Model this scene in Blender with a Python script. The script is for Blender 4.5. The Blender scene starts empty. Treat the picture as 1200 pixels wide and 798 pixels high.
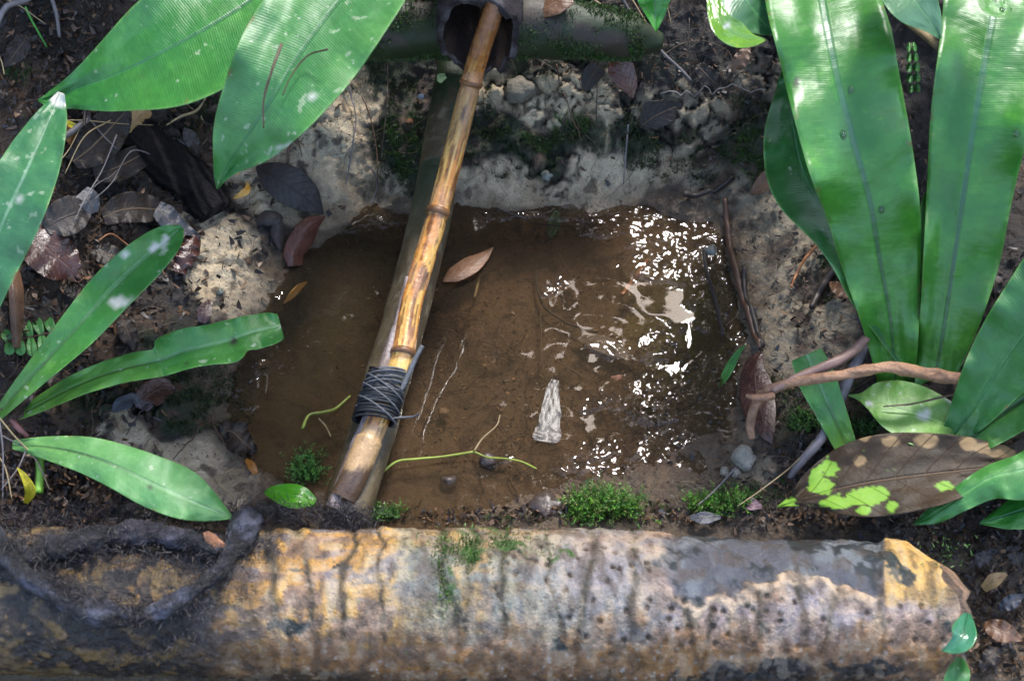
import bpy, math, random
import numpy as np
rnd = random.Random(7)
R = math.radians
S = bpy.context.scene
COL = S.collection

# ------------------------------------------------------------------ camera, sky, sun, exposure
PITCH = 52.0
cam_d = bpy.data.cameras.new('camera'); cam = bpy.data.objects.new('camera', cam_d); COL.objects.link(cam)
CAM = np.array([0.0, -0.985, 1.26])
cam.location = CAM; cam.rotation_euler = (R(90 - PITCH), 0, 0)
cam_d.sensor_width = 36; cam_d.lens = 50; cam_d.clip_start = 0.02; cam_d.clip_end = 400
cam_d.dof.use_dof = True; cam_d.dof.focus_distance = 1.6; cam_d.dof.aperture_fstop = 8.0
S.camera = cam
SUN_EL, SUN_AZ = 52.5, 20.0           # azimuth measured from +y towards +x
w = bpy.data.worlds.new('World'); S.world = w; w.use_nodes = True
wn = w.node_tree.nodes; sky = wn.new('ShaderNodeTexSky'); sky.sky_type = 'NISHITA'; sky.sun_disc = False
sky.sun_elevation = R(SUN_EL); sky.sun_rotation = R(SUN_AZ); sky.dust_density = 2.8; sky.air_density = 1.0; sky.ozone_density = 0.6
w.node_tree.links.new(sky.outputs[0], wn['Background'].inputs[0]); wn['Background'].inputs[1].default_value = 0.15
sd = bpy.data.lights.new('sun', 'SUN'); sun = bpy.data.objects.new('sun', sd); COL.objects.link(sun)
sd.energy = 1.4; sd.angle = R(11); sd.color = (1.0, 0.98, 0.96)
sun.rotation_euler = (R(SUN_EL - 90), 0, R(-SUN_AZ)); sun.location = (0, 3, 4)
S.view_settings.view_transform = 'Standard'; S.view_settings.look = 'None'; S.view_settings.exposure = 2.15
S.view_settings.gamma = 1; S.view_settings.use_curve_mapping = False
S.cycles.max_bounces = 8; S.cycles.transparent_max_bounces = 12

# ------------------------------------------------------------------ picture point -> place
_p = R(PITCH)
FW = np.array([0, math.cos(_p), -math.sin(_p)]); UP = np.array([0, math.sin(_p), math.cos(_p)]); RT = np.array([1.0, 0, 0])
def rays(px, py):
    px = np.asarray(px, float); py = np.asarray(py, float)
    a = (px - 600) / 600 * .36; b = (399 - py) / 600 * .36
    return FW + a[..., None] * RT + b[..., None] * UP
def at(px, py, z):
    d = rays(px, py); t = (np.asarray(z, float) - CAM[2]) / d[..., 2]
    return CAM + t[..., None] * d
def proj(p):
    v = p - CAM; f = v @ FW
    return 600 + (v @ RT) / f / .36 * 600, 399 - (v @ UP) / f / .36 * 600

# ------------------------------------------------------------------ numpy noise
def hash2(i, j, s=0):
    n = (i.astype(np.int64) * 374761393 + j.astype(np.int64) * 668265263 + s * 1442695041) & 0xffffffff
    n = ((n ^ (n >> 13)) * 1274126177) & 0xffffffff
    return ((n ^ (n >> 16)) & 0xffffff) / float(0xffffff)
def vnoise(x, y, s=0):
    x = np.asarray(x, float); y = np.asarray(y, float)
    i = np.floor(x); j = np.floor(y); fx = x - i; fy = y - j
    fx = fx * fx * (3 - 2 * fx); fy = fy * fy * (3 - 2 * fy)
    i = i.astype(np.int64); j = j.astype(np.int64)
    a = hash2(i, j, s); b = hash2(i + 1, j, s); c = hash2(i, j + 1, s); d = hash2(i + 1, j + 1, s)
    return a + (b - a) * fx + (c - a) * fy + (a - b - c + d) * fx * fy
def fbm(x, y, s=0, o=4, g=.5):
    t = 0; a = 1; n = 0
    for k in range(o):
        t = t + a * vnoise(x * 2**k + 17.3 * k, y * 2**k - 9.1 * k, s + k); n += a; a *= g
    return t / n
def worley(x, y, s=0):
    i = np.floor(x).astype(np.int64); j = np.floor(y).astype(np.int64)
    f1 = np.full(np.shape(x), 9.); f2 = f1.copy(); idv = np.zeros(np.shape(x))
    for di in (-1, 0, 1):
        for dj in (-1, 0, 1):
            cx = i + di + hash2(i + di, j + dj, s); cy = j + dj + hash2(i + di, j + dj, s + 5)
            d = np.hypot(x - cx, y - cy); h = hash2(i + di, j + dj, s + 9)
            idv = np.where(d < f1, h, idv); f2 = np.where(d < f1, f1, np.minimum(f2, d)); f1 = np.minimum(f1, d)
    return f1, f2, idv
def sstep(a, b, x):
    t = np.clip((x - a) / (b - a), 0, 1); return t * t * (3 - 2 * t)

# ------------------------------------------------------------------ the lie of the land
CP = """430,245,0 470,250,0 530,236,.003 590,247,0 640,238,.002 690,250,.0 745,234,.004 800,250,.004 840,240,.012 420,170,.07 520,170,.07 600,160,.075 700,150,.09 800,150,.09 880,180,.075
400,95,.13 500,85,.13 600,90,.13 700,80,.15 800,70,.165 900,80,.165 400,20,.2 560,10,.2 700,10,.21 850,0,.22 600,-120,.3 300,-100,.33 900,-100,.3
1150,-80,.33 0,-100,.38 330,335,.0 285,420,0 282,500,0 300,565,.003 300,250,.035 350,200,.06 230,300,.04 200,400,.035 200,500,.035 120,560,.04
240,560,.018 240,595,.02 150,600,.03 60,600,.045 310,600,.012 100,300,.1 100,400,.08 0,400,.12 0,520,.08 0,250,.16 100,180,.15 200,150,.12 300,100,.12 0,100,.24 100,60,.23 200,50,.21 0,0,.3 150,0,.28
300,0,.23 400,350,-.034 380,500,-.022 500,350,-.022 600,350,-.018 600,500,-.018 700,400,-.02 780,380,-.03 800,480,-.011 700,540,-.007 500,560,-.012
350,450,-.03 380,300,-.008 400,605,.002 600,605,.002 750,600,.008 870,590,.015 862,300,.005 872,400,.004 878,480,.003 950,300,.04 950,400,.035 950,500,.03
1050,300,.09 1050,420,.07 1050,550,.04 1180,300,.14 1180,500,.08 1180,620,.03 950,200,.09 1050,150,.14 1180,100,.2 0,800,-.03 600,800,-.03 1180,800,-.02
1180,700,0 600,1000,-.03 0,1000,-.03 1200,1000,-.03 -300,500,.15 1500,500,.12 -300,0,.35 1500,0,.33 -300,900,0 1500,900,0"""
cp = np.array([[float(v) for v in t.split(',')] for t in CP.split()])
cp[:, 2] = np.where((cp[:, 1] < 240) & (cp[:, 0] > 350), cp[:, 2] * .82, cp[:, 2])
cxy = at(cp[:, 0], cp[:, 1], cp[:, 2])[:, :2]
def _tps(r): return np.where(r > 1e-9, r * r * np.log(r + 1e-12), 0)
_n = len(cp); A = np.zeros((_n + 3, _n + 3))
A[:_n, :_n] = _tps(np.hypot(cxy[:, None, 0] - cxy[None, :, 0], cxy[:, None, 1] - cxy[None, :, 1])) + np.eye(_n) * 2e-4
A[:_n, _n] = 1; A[:_n, _n + 1:] = cxy; A[_n, :_n] = 1; A[_n + 1:, :_n] = cxy.T
_w = np.linalg.solve(A, np.concatenate([cp[:, 2], [0, 0, 0]]))
def H(x, y):
    x = np.asarray(x, float); y = np.asarray(y, float); sh = x.shape; x = x.ravel(); y = y.ravel()
    out = np.empty(x.size)
    for k in range(0, x.size, 40000):
        xx = np.clip(x[k:k+40000], -1.0, 1.0); yy = np.clip(y[k:k+40000], -.8, .95)
        out[k:k+40000] = _tps(np.hypot(xx[:, None] - cxy[:, 0], yy[:, None] - cxy[:, 1])) @ _w[:_n] + _w[_n] + _w[_n + 1] * xx + _w[_n + 2] * yy
    far = sstep(.8, 2.5, np.hypot(x, y)); z = out * (1 - far) + far * (.1 + .28 * sstep(-.6, 1, y))
    return z.reshape(sh)
def ghit(px, py, h=0.0):
    """where the view ray through the picture point meets the ground raised by h"""
    d = rays(px, py); h = np.broadcast_to(np.asarray(h, float), d.shape[:-1])
    lo = np.full(d.shape[:-1], .6); hi = lo.copy(); found = np.zeros(lo.shape, bool); t = .9
    prev = np.full(lo.shape, .9)
    while t < 2.6:
        p = CAM + t * d; below = (p[..., 2] - H(p[..., 0], p[..., 1]) - h) < 0
        new = below & ~found; lo = np.where(new, t - .03, lo); hi = np.where(new, t, hi); found |= below
        if found.all(): break
        t += .03
    lo = np.where(found, lo, 2.3); hi = np.where(found, hi, 2.3)
    for k in range(12):
        m = (lo + hi) / 2; p = CAM + m[..., None] * d; b = (p[..., 2] - H(p[..., 0], p[..., 1]) - h) < 0
        hi = np.where(b, m, hi); lo = np.where(b, lo, m)
    return CAM + hi[..., None] * d

# ------------------------------------------------------------------ object helpers
def tag(o, label=None, cat=None, group=None, kind=None):
    for k, v in (('label', label), ('category', cat), ('group', group), ('kind', kind)):
        if v: o[k] = v
    return o
def empty(name, loc, label, cat, group=None):
    o = bpy.data.objects.new(name, None); o.empty_display_size = .02; o.location = tuple(loc); COL.objects.link(o)
    return tag(o, label, cat, group)
def mesh(name, V, F, mat, parent=None, col=None, wet=None, uv=None, smooth=True, mats=None, midx=None):
    """V (n,3) in world space; F list of faces or (m,k) array; col per vertex rgb"""
    V = np.asarray(V, float); me = bpy.data.meshes.new(name)
    base = np.zeros(3)
    if parent is not None: base = np.array(parent.location)
    else: base = V.mean(0) if len(V) < 60000 and name not in ('ground', 'water') else np.zeros(3)
    L = V - base
    if isinstance(F, np.ndarray):
        k = F.shape[1]; me.vertices.add(len(L)); me.vertices.foreach_set('co', L.astype(np.float32).ravel())
        me.loops.add(F.size); me.loops.foreach_set('vertex_index', F.astype(np.int32).ravel())
        me.polygons.add(len(F)); me.polygons.foreach_set('loop_start', np.arange(0, F.size, k, dtype=np.int32))
        me.update(calc_edges=True); me.validate()
    else:
        me.from_pydata([tuple(v) for v in L], [], [tuple(int(i) for i in f) for f in F])
    if smooth: me.polygons.foreach_set('use_smooth', np.ones(len(me.polygons), bool))
    if col is not None:
        a = me.attributes.new('Col', 'FLOAT_COLOR', 'POINT'); c = np.ones((len(L), 4), np.float32); c[:, :3] = np.clip(col, 0, 1)
        if wet is not None: c[:, 3] = wet
        a.data.foreach_set('color', c.ravel())
    if uv is not None:
        li = np.empty(len(me.loops), np.int32); me.loops.foreach_get('vertex_index', li)
        u = me.uv_layers.new(name='UVMap'); u.data.foreach_set('uv', np.asarray(uv, np.float32)[li].ravel())
    me.materials.append(mat)
    o = bpy.data.objects.new(name, me); COL.objects.link(o)
    if parent is not None: o.parent = parent
    else: o.location = tuple(base)
    return o
def cat_parts(parts):
    """join (V,F[,C]) tuples"""
    V = []; F = []; C = []; n = 0
    for p in parts:
        V.append(p[0]); F += [tuple(i + n for i in f) for f in (p[1].tolist() if isinstance(p[1], np.ndarray) else p[1])]; n += len(p[0])
        if len(p) > 2: C.append(p[2])
    return np.concatenate(V), F, (np.concatenate(C) if C else None)
def crom(P, n):
    """resample rows of P with Catmull-Rom to n rows"""
    P = np.asarray(P, float); m = len(P)
    if m == 2: return P[0] + np.linspace(0, 1, n)[:, None] * (P[1] - P[0])
    Q = np.vstack([2 * P[0] - P[1], P, 2 * P[-1] - P[-2]]); t = np.linspace(0, m - 1, n); i = np.minimum(t.astype(int), m - 2); f = (t - i)[:, None]
    a, b, c, d = Q[i], Q[i + 1], Q[i + 2], Q[i + 3]
    return .5 * (2 * b + (c - a) * f + (2 * a - 5 * b + 4 * c - d) * f**2 + (3 * b - 3 * c + d - a) * f**3)
def tube(P, r, seg=8, n=None, bump=0, sc=1., seed=0, profile=None, caps=True):
    """tapered tube through P (m,3); r scalar or list; bump = relative roughness"""
    P = np.asarray(P, float); r = np.broadcast_to(np.asarray(r, float), (len(P),)) if np.ndim(r) < 1 or len(np.atleast_1d(r)) == len(P) else np.asarray(r)
    if n: Z = crom(np.column_stack([P, r]), n); P = Z[:, :3]; r = np.maximum(Z[:, 3], 1e-5)
    T = np.gradient(P, axis=0); T /= np.linalg.norm(T, axis=1)[:, None] + 1e-12
    N = np.cross(T[0], [0.13, .2, .97]); N /= np.linalg.norm(N)
    s = np.concatenate([[0], np.cumsum(np.linalg.norm(np.diff(P, axis=0), axis=1))])
    V = []; th = np.linspace(0, 2 * math.pi, seg, endpoint=False)
    for k in range(len(P)):
        N = N - T[k] * (N @ T[k]); N /= np.linalg.norm(N); B = np.cross(T[k], N)
        rr = np.full(seg, r[k])
        if bump:
            rr = rr * (1 + bump * (fbm(np.cos(th) * 1.6 + 5 + seed, s[k] * sc + np.sin(th) * 1.6, seed, 3) - .5) * 2)
        if profile is not None: rr = rr * profile(s[k] / s[-1], th)
        V.append(P[k] + rr[:, None] * (np.cos(th)[:, None] * N + np.sin(th)[:, None] * B))
    V = np.concatenate(V); F = []
    for k in range(len(P) - 1):
        for j in range(seg):
            j2 = (j + 1) % seg; F.append((k * seg + j, k * seg + j2, (k + 1) * seg + j2, (k + 1) * seg + j))
    if caps: F.append(tuple(range(seg))[::-1]); F.append(tuple((len(P) - 1) * seg + j for j in range(seg)))
    return V, F

# ------------------------------------------------------------------ materials
def nt(name):
    m = bpy.data.materials.new(name); m.use_nodes = True; n = m.node_tree; b = n.nodes['Principled BSDF']
    def N(t, **k):
        x = n.nodes.new('ShaderNode' + t)
        for a, v in k.items(): setattr(x, a, v)
        return x
    def L(a, b_): n.links.new(a, b_)
    return m, n, b, N, L
def math_n(N, L, op, a, b=None, c=None):
    x = N('Math', operation=op)
    for i, v in enumerate((a, b, c)):
        if v is None: continue
        if isinstance(v, (int, float)): x.inputs[i].default_value = v
        else: L(v, x.inputs[i])
    return x.outputs[0]
def noise(N, L, co, scale, detail=5, rough=.6):
    x = N('TexNoise'); x.inputs['Scale'].default_value = scale; x.inputs['Detail'].default_value = detail; x.inputs['Roughness'].default_value = rough
    L(co, x.inputs['Vector']); return x.outputs['Fac']
def ramp(N, L, f, stops):
    x = N('ValToRGB'); e = x.color_ramp.elements
    while len(e) < len(stops): e.new(.5)
    for i, (p, c) in enumerate(stops): e[i].position = p; e[i].color = (*c, 1) if len(c) == 3 else c
    L(f, x.inputs[0]); return x.outputs[0]
def mix(N, L, f, a, b, t='MIX'):
    x = N('MixRGB', blend_type=t)
    for i, v in enumerate((f, a, b)):
        if isinstance(v, (int, float)): x.inputs[i].default_value = v
        elif isinstance(v, tuple): x.inputs[i].default_value = (*v, 1)
        else: L(v, x.inputs[i])
    return x.outputs[0]
def bump(N, L, h, dist, st=1., nrm=None):
    x = N('Bump'); x.inputs['Distance'].default_value = dist; x.inputs['Strength'].default_value = st; L(h, x.inputs['Height'])
    if nrm is not None: L(nrm, x.inputs['Normal'])
    return x.outputs[0]

def mat_col(name, rough=.6, wet_rough=.2, bump_d=.001, scale=300, spec=.4, var=.5, coat=0, streak=None):
    """albedo from the Col attribute (alpha = wetness) broken up by noise"""
    m, n, b, N, L = nt(name); co = N('TexCoord').outputs['Object']
    at_ = N('VertexColor', layer_name='Col')
    if streak:
        mp = N('Mapping'); L(co, mp.inputs[0]); mp.inputs['Scale'].default_value = streak; mp.inputs['Rotation'].default_value = (0, 0, 0); cs = mp.outputs[0]
    else: cs = co
    n1 = noise(N, L, cs, scale, 6, .7); n2 = noise(N, L, co, scale * .23, 5, .6)
    f = math_n(N, L, 'ADD', math_n(N, L, 'MULTIPLY', n1, var * 1.6), math_n(N, L, 'MULTIPLY', n2, var)); f = math_n(N, L, 'ADD', f, 1 - 1.3 * var)
    x = N('VectorMath', operation='SCALE'); L(at_.outputs['Color'], x.inputs[0]); L(f, x.inputs['Scale']); L(x.outputs[0], b.inputs['Base Color'])
    rr = N('MapRange'); L(at_.outputs['Alpha'], rr.inputs[0]); rr.inputs[3].default_value = rough; rr.inputs[4].default_value = wet_rough
    r2 = math_n(N, L, 'ADD', rr.outputs[0], math_n(N, L, 'MULTIPLY', math_n(N, L, 'SUBTRACT', n2, .5), .25)); L(r2, b.inputs['Roughness'])
    b.inputs['Specular IOR Level'].default_value = spec; b.inputs['Coat Weight'].default_value = coat; b.inputs['Coat Roughness'].default_value = .12
    hh = math_n(N, L, 'ADD', n1, math_n(N, L, 'MULTIPLY', n2, 2.0)); L(bump(N, L, hh, bump_d), b.inputs['Normal'])
    return m

def mat_green(name, c1=(.022, .15, .035), c2=(.05, .22, .03), rib=(.02, .09, .04), tip_rib=(.16, .34, .16), rough=.33, spots=.0, stripe=.5, rib_w=.03, yellow=0.0, wet_spot=0.):
    m, n, b, N, L = nt(name); uv = N('UVMap', uv_map='UVMap').outputs[0]; sp = N('SeparateXYZ'); L(uv, sp.inputs[0]); u, v = sp.outputs[0], sp.outputs[1]
    co = N('TexCoord').outputs['Object']; av = math_n(N, L, 'ABSOLUTE', v)
    big = noise(N, L, co, 14, 3, .5); fine = noise(N, L, co, 120, 4, .6)
    c = mix(N, L, ramp(N, L, big, [(.38, (0, 0, 0)), (.64, (1, 1, 1))]), c1, c2)
    c = mix(N, L, math_n(N, L, 'MULTIPLY', fine, .25), c, (c1[0] * .6, c1[1] * .6, c1[2] * .6))
    # fine side veins running out from the midrib
    w_ = math_n(N, L, 'SUBTRACT', u, math_n(N, L, 'MULTIPLY', av, .012)); wob = math_n(N, L, 'MULTIPLY', big, .006)
    s_ = math_n(N, L, 'SINE', math_n(N, L, 'MULTIPLY', math_n(N, L, 'ADD', w_, wob), 2600.))
    s01 = math_n(N, L, 'MULTIPLY_ADD', s_, .5, .5)
    cb = N('CombineXYZ'); L(math_n(N, L, 'SUBTRACT', u, math_n(N, L, 'MULTIPLY', av, .010)), cb.inputs[0]); L(math_n(N, L, 'MULTIPLY', v, .006), cb.inputs[1]); strk = noise(N, L, cb.outputs[0], 420, 3, .6)
    cb2 = N('CombineXYZ'); L(math_n(N, L, 'MULTIPLY', u, 1.0), cb2.inputs[0]); L(math_n(N, L, 'MULTIPLY', v, .03), cb2.inputs[1]); und = noise(N, L, cb2.outputs[0], 45, 2, .5)
    c = mix(N, L, math_n(N, L, 'MULTIPLY', s01, .16 * stripe), c, (.09, .3, .1)); c = mix(N, L, math_n(N, L, 'MULTIPLY', strk, .45), c, (c1[0] * .5, c1[1] * .55, c1[2] * .6))
    # midrib: dark near the base, pale towards the tip
    ribm = ramp(N, L, av, [(0, (1, 1, 1)), (rib_w, (1, 1, 1)), (rib_w * 2.2, (0, 0, 0)), (1, (0, 0, 0))])
    ub = N('UVMap', uv_map='UVMap')
    fr = N('Attribute', attribute_name='Col'); fsep = N('SeparateColor'); L(fr.outputs['Color'], fsep.inputs[0])   # R = 0..1 base to tip
    ribc = mix(N, L, ramp(N, L, fsep.outputs[0], [(.3, (0, 0, 0)), (.6, (1, 1, 1))]), rib, tip_rib)
    c = mix(N, L, math_n(N, L, 'MULTIPLY', ribm, .85), c, ribc)
    edge = ramp(N, L, av, [(.95, (0, 0, 0)), (.99, (1, 1, 1))]); c = mix(N, L, math_n(N, L, 'MULTIPLY', edge, .5), c, (.2, .42, .1))
    if yellow: c = mix(N, L, math_n(N, L, 'MULTIPLY', ramp(N, L, fsep.outputs[0], [(0, (1, 1, 1)), (.45, (0, 0, 0))]), yellow), c, (.2, .36, .03))
    if spots:
        sn = noise(N, L, co, 95, 2, .5); sm = ramp(N, L, sn, [(.70 - .05 * spots, (0, 0, 0)), (.74 - .05 * spots, (1, 1, 1))]); c = mix(N, L, math_n(N, L, 'MULTIPLY', sm, .75), c, (.42, .5, .33))
        s3 = noise(N, L, co, 380, 2, .5); s4 = ramp(N, L, s3, [(.70, (0, 0, 0)), (.76, (1, 1, 1))]); c = mix(N, L, math_n(N, L, 'MULTIPLY', s4, .5), c, (.35, .48, .28))
    mid_ = noise(N, L, co, 60, 5, .7); c = mix(N, L, ramp(N, L, mid_, [(.42, (.45, .45, .45)), (.6, (0, 0, 0))]), c, (c1[0] * .55, c1[1] * .6, c1[2] * .5)); c = mix(N, L, ramp(N, L, mid_, [(.60, (0, 0, 0)), (.72, (.35, .35, .35))]), c, (c2[0] * 2, c2[1] * 1.25, c2[2] * 1.6))
    en = math_n(N, L, 'MULTIPLY', ramp(N, L, av, [(.86, (0, 0, 0)), (1, (1, 1, 1))]), ramp(N, L, noise(N, L, co, 75, 3, .6), [(.6, (0, 0, 0)), (.66, (1, 1, 1))])); c = mix(N, L, math_n(N, L, 'MULTIPLY', en, .8), c, (.16, .11, .03))
    sp2 = noise(N, L, co, 520, 2, .5); c = mix(N, L, ramp(N, L, sp2, [(.72, (0, 0, 0)), (.76, (.6, .6, .6))]), c, (.05, .05, .02))
    # extra spots painted by the attribute: G = brown/black, B = white
    c = mix(N, L, fsep.outputs[1], c, (.03, .022, .015)); c = mix(N, L, fsep.outputs[2], c, (.62, .6, .52))
    L(c, b.inputs['Base Color'])
    rg = math_n(N, L, 'ADD', math_n(N, L, 'ADD', math_n(N, L, 'MULTIPLY', big, .22), rough - .2), math_n(N, L, 'MULTIPLY', strk, .18)); L(rg, b.inputs['Roughness'])
    b.inputs['Specular IOR Level'].default_value = .75; b.inputs['IOR'].default_value = 1.5; b.inputs['Coat Weight'].default_value = .15; b.inputs['Coat Roughness'].default_value = .35
    hh = math_n(N, L, 'ADD', math_n(N, L, 'MULTIPLY', s01, .5 * stripe), math_n(N, L, 'MULTIPLY', fine, .8)); hh = math_n(N, L, 'SUBTRACT', hh, math_n(N, L, 'MULTIPLY', ribm, 1.2))
    hh = math_n(N, L, 'ADD', hh, math_n(N, L, 'ADD', math_n(N, L, 'MULTIPLY', strk, .55), math_n(N, L, 'MULTIPLY', und, 6.)))
    L(bump(N, L, hh, .0005), b.inputs['Normal'])
    tr = N('BsdfTranslucent'); L(mix(N, L, .5, c, (.12, .5, .02)), tr.inputs[0]); mx = N('MixShader'); mx.inputs[0].default_value = .32
    L(b.outputs[0], mx.inputs[1]); L(tr.outputs[0], mx.inputs[2]); L(mx.outputs[0], n.nodes['Material Output'].inputs[0])
    return m

def mat_dead(name, a, b_, rough=.4, spec=.5, vein=(.3, .2, .12), veins=.35, trans=.1, blotch=None, blotch_t=.56):
    m, n, b, N, L = nt(name); uv = N('UVMap', uv_map='UVMap').outputs[0]; sp = N('SeparateXYZ'); L(uv, sp.inputs[0]); u, v = sp.outputs[0], sp.outputs[1]
    co = N('TexCoord').outputs['Object']; av = math_n(N, L, 'ABSOLUTE', v)
    f1 = noise(N, L, co, 55, 5, .6); f2 = noise(N, L, co, 420, 4, .7)
    c = mix(N, L, ramp(N, L, f1, [(.35, (0, 0, 0)), (.68, (1, 1, 1))]), a, b_)
    c = mix(N, L, math_n(N, L, 'MULTIPLY', f2, .55), c, (a[0] * .35, a[1] * .35, a[2] * .35))
    if blotch: 
        f3 = noise(N, L, co, 38, 3, .5); c = mix(N, L, ramp(N, L, f3, [(blotch_t, (0, 0, 0)), (blotch_t + .03, (1, 1, 1))]), c, blotch)
    rib = ramp(N, L, av, [(0, (1, 1, 1)), (.03, (1, 1, 1)), (.06, (0, 0, 0)), (1, (0, 0, 0))])
    w_ = math_n(N, L, 'SUBTRACT', u, math_n(N, L, 'MULTIPLY', av, .02)); fr = math_n(N, L, 'ABSOLUTE', math_n(N, L, 'SINE', math_n(N, L, 'MULTIPLY', w_, 330.)))
    sv = ramp(N, L, fr, [(0, (1, 1, 1)), (.12, (0, 0, 0)), (1, (0, 0, 0))]); vm = math_n(N, L, 'MAXIMUM', rib, math_n(N, L, 'MULTIPLY', sv, .7))
    c = mix(N, L, math_n(N, L, 'MULTIPLY', vm, veins), c, vein); L(c, b.inputs['Base Color'])
    L(math_n(N, L, 'ADD', math_n(N, L, 'MULTIPLY', f1, .3), rough - .15), b.inputs['Roughness']); b.inputs['Specular IOR Level'].default_value = spec
    hh = math_n(N, L, 'ADD', math_n(N, L, 'MULTIPLY', f1, 1.5), math_n(N, L, 'ADD', math_n(N, L, 'MULTIPLY', f2, .4), math_n(N, L, 'MULTIPLY', vm, .5))); L(bump(N, L, hh, .0015), b.inputs['Normal'])
    tr = N('BsdfTranslucent'); L(c, tr.inputs[0]); mx = N('MixShader'); mx.inputs[0].default_value = trans
    L(b.outputs[0], mx.inputs[1]); L(tr.outputs[0], mx.inputs[2]); L(mx.outputs[0], n.nodes['Material Output'].inputs[0])
    return m

def mat_plain(name, c, rough=.6, c2=None, scale=200, bd=.0006, spec=.4, stretch=None, trans=0):
    m, n, b, N, L = nt(name); co = N('TexCoord').outputs['Object']
    f = noise(N, L, co, scale, 5, .65); f2 = noise(N, L, co, scale * .15, 3, .5); g = math_n(N, L, 'MULTIPLY_ADD', f2, .6, math_n(N, L, 'MULTIPLY', f, .4))
    c2 = c2 or tuple(x * .45 for x in c); L(ramp(N, L, g, [(.36, c2), (.62, c)]), b.inputs['Base Color']); b.inputs['Roughness'].default_value = rough
    b.inputs['Specular IOR Level'].default_value = spec; L(bump(N, L, f, bd), b.inputs['Normal'])
    if trans:
        tr = N('BsdfTranslucent'); tr.inputs[0].default_value = (*c, 1); mx = N('MixShader'); mx.inputs[0].default_value = trans
        L(b.outputs[0], mx.inputs[1]); L(tr.outputs[0], mx.inputs[2]); L(mx.outputs[0], n.nodes['Material Output'].inputs[0])
    return m

# ------------------------------------------------------------------ ground
def axis(a, b, step, out):
    core = np.arange(a, b + 1e-9, step); g = [step * 1.3]
    while sum(g) < out: g.append(g[-1] * 1.18)
    e = np.cumsum(g); return np.concatenate([a - e[::-1], core, b + e])
gx = axis(-.74, .74, .0022, 150); gy = axis(-.52, .66, .0022, 150)
GX, GY = np.meshgrid(gx, gy); Z0 = H(GX, GY)
def blobs(px, py, L):
    t = np.zeros(px.shape)
    for b in L:
        x, y, rx, ry = b[:4]; s = b[4] if len(b) > 4 else 1
        t = np.maximum(t, s * np.exp(-(((px - x) / rx)**2 + ((py - y) / ry)**2) * 1.1))
    return t
PX, PY = proj(np.stack([GX, GY, Z0], -1).reshape(-1, 3)); PX = PX.reshape(GX.shape); PY = PY.reshape(GX.shape)
near = (np.abs(GX) < 1.2) & (np.abs(GY) < 1.2); PX = np.where(near, PX, -4000); PY = np.where(near, PY, -4000)
wx = (fbm(GX * 22, GY * 22, 3) - .5) * 70; wy = (fbm(GX * 22, GY * 22, 13) - .5) * 60
QX, QY = PX + wx, PY + wy
CLAY = [(370, 140, 75, 75), (330, 200, 70, 70), (245, 290, 50, 45), (275, 335, 55, 40), (410, 220, 60, 35), (205, 535, 85, 32), (270, 570, 40, 30), (150, 510, 40, 20, .8), (580, 105, 60, 35),
        (630, 115, 70, 35), (690, 125, 50, 30, .9), (640, 225, 110, 28), (740, 205, 90, 30, .85), (520, 225, 40, 20, .8), (300, 560, 25, 20, .6), (700, 165, 30, 25, .7)]
GREY = [(930, 280, 55, 60), (910, 380, 40, 80), (960, 400, 60, 40), (800, 130, 50, 40), (775, 180, 60, 35, .8), (860, 230, 70, 25, .8), (720, 80, 50, 40, .7), (905, 80, 60, 40), (890, 540, 40, 50, .7), (440, 120, 40, 30, .6), (70, 60, 60, 40, .35), (240, 110, 40, 30, .5), (130, 450, 60, 25, .5)]
MOSS = [(475, 170, 38, 60), (600, 175, 75, 32), (680, 165, 40, 25), (745, 160, 40, 35, .8), (450, 95, 40, 30), (215, 440, 65, 60), (240, 480, 60, 28), (160, 180, 70, 30, .5), (880, 170, 40, 60, .7), (975, 300, 20, 60), (940, 500, 50, 50, .5), (360, 560, 40, 30, .8), (720, 600, 60, 20, .8), (840, 590, 50, 18, .8), (440, 603, 60, 14, .8), (110, 480, 30, 20, .8), (80, 470, 50, 30, .5), (600, 60, 250, 40, .8), (240, 130, 60, 40, .4)]
clay = sstep(.28, .5, blobs(QX, QY, CLAY)); grey = sstep(.25, .5, blobs(QX, QY, GREY)); moss = sstep(.25, .55, blobs(QX, QY, MOSS))
_cs = GY * .85 + Z0 * .8
f1, f2, cid = worley(GX * 30 + 1.3 * fbm(GX * 22, _cs * 22, 2) + .7 * fbm(GX * 80, _cs * 80, 12), _cs * 34 + 1.3 * fbm(GX * 22 + 9, _cs * 22, 6) + .7 * fbm(GX * 80, _cs * 80 + 5, 16), 4)
f1b, f2b, cidb = worley(GX * 105 + fbm(GX * 60, GY * 60, 7), (GY * .85 + Z0 * .8) * 105, 8)
clodm = sstep(.3, .6, np.maximum(blobs(QX, QY, [(640, 195, 110, 45, .62), (370, 150, 60, 60, .5), (280, 300, 60, 60, .45), (210, 545, 60, 25, .5), (650, 105, 90, 38), (800, 140, 100, 60, .9), (930, 80, 60, 50, .9), (220, 120, 70, 50), (150, 470, 60, 30)]), 0))
crack = sstep(.0, .16, f2 - f1)
rough_land = fbm(GX * 30, GY * 30, 21, 5) - .5
fine_n = fbm(GX * 170, GY * 170, 31, 3) - .5
under = sstep(.004, -.004, Z0) * (GY > -.34) * (np.abs(GX) < .4)
dy_, dx_ = np.gradient(Z0, gy, gx); nz_ = 1 / np.sqrt(1 + dx_**2 + dy_**2)
D = (fbm(GX * 14, GY * 14, 27, 3) - .5) * .014 * sstep(-.02, .03, Z0) + rough_land * (.016 + .010 * (1 - clay) * (1 - under)) * (1 - .8 * under) + fine_n * (.0022 - .0012 * under + .002 * moss + .0014 * clay) - clay * sstep(.6, .72, fbm(GX * 90, GY * 90, 33, 3)) * .003
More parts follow.
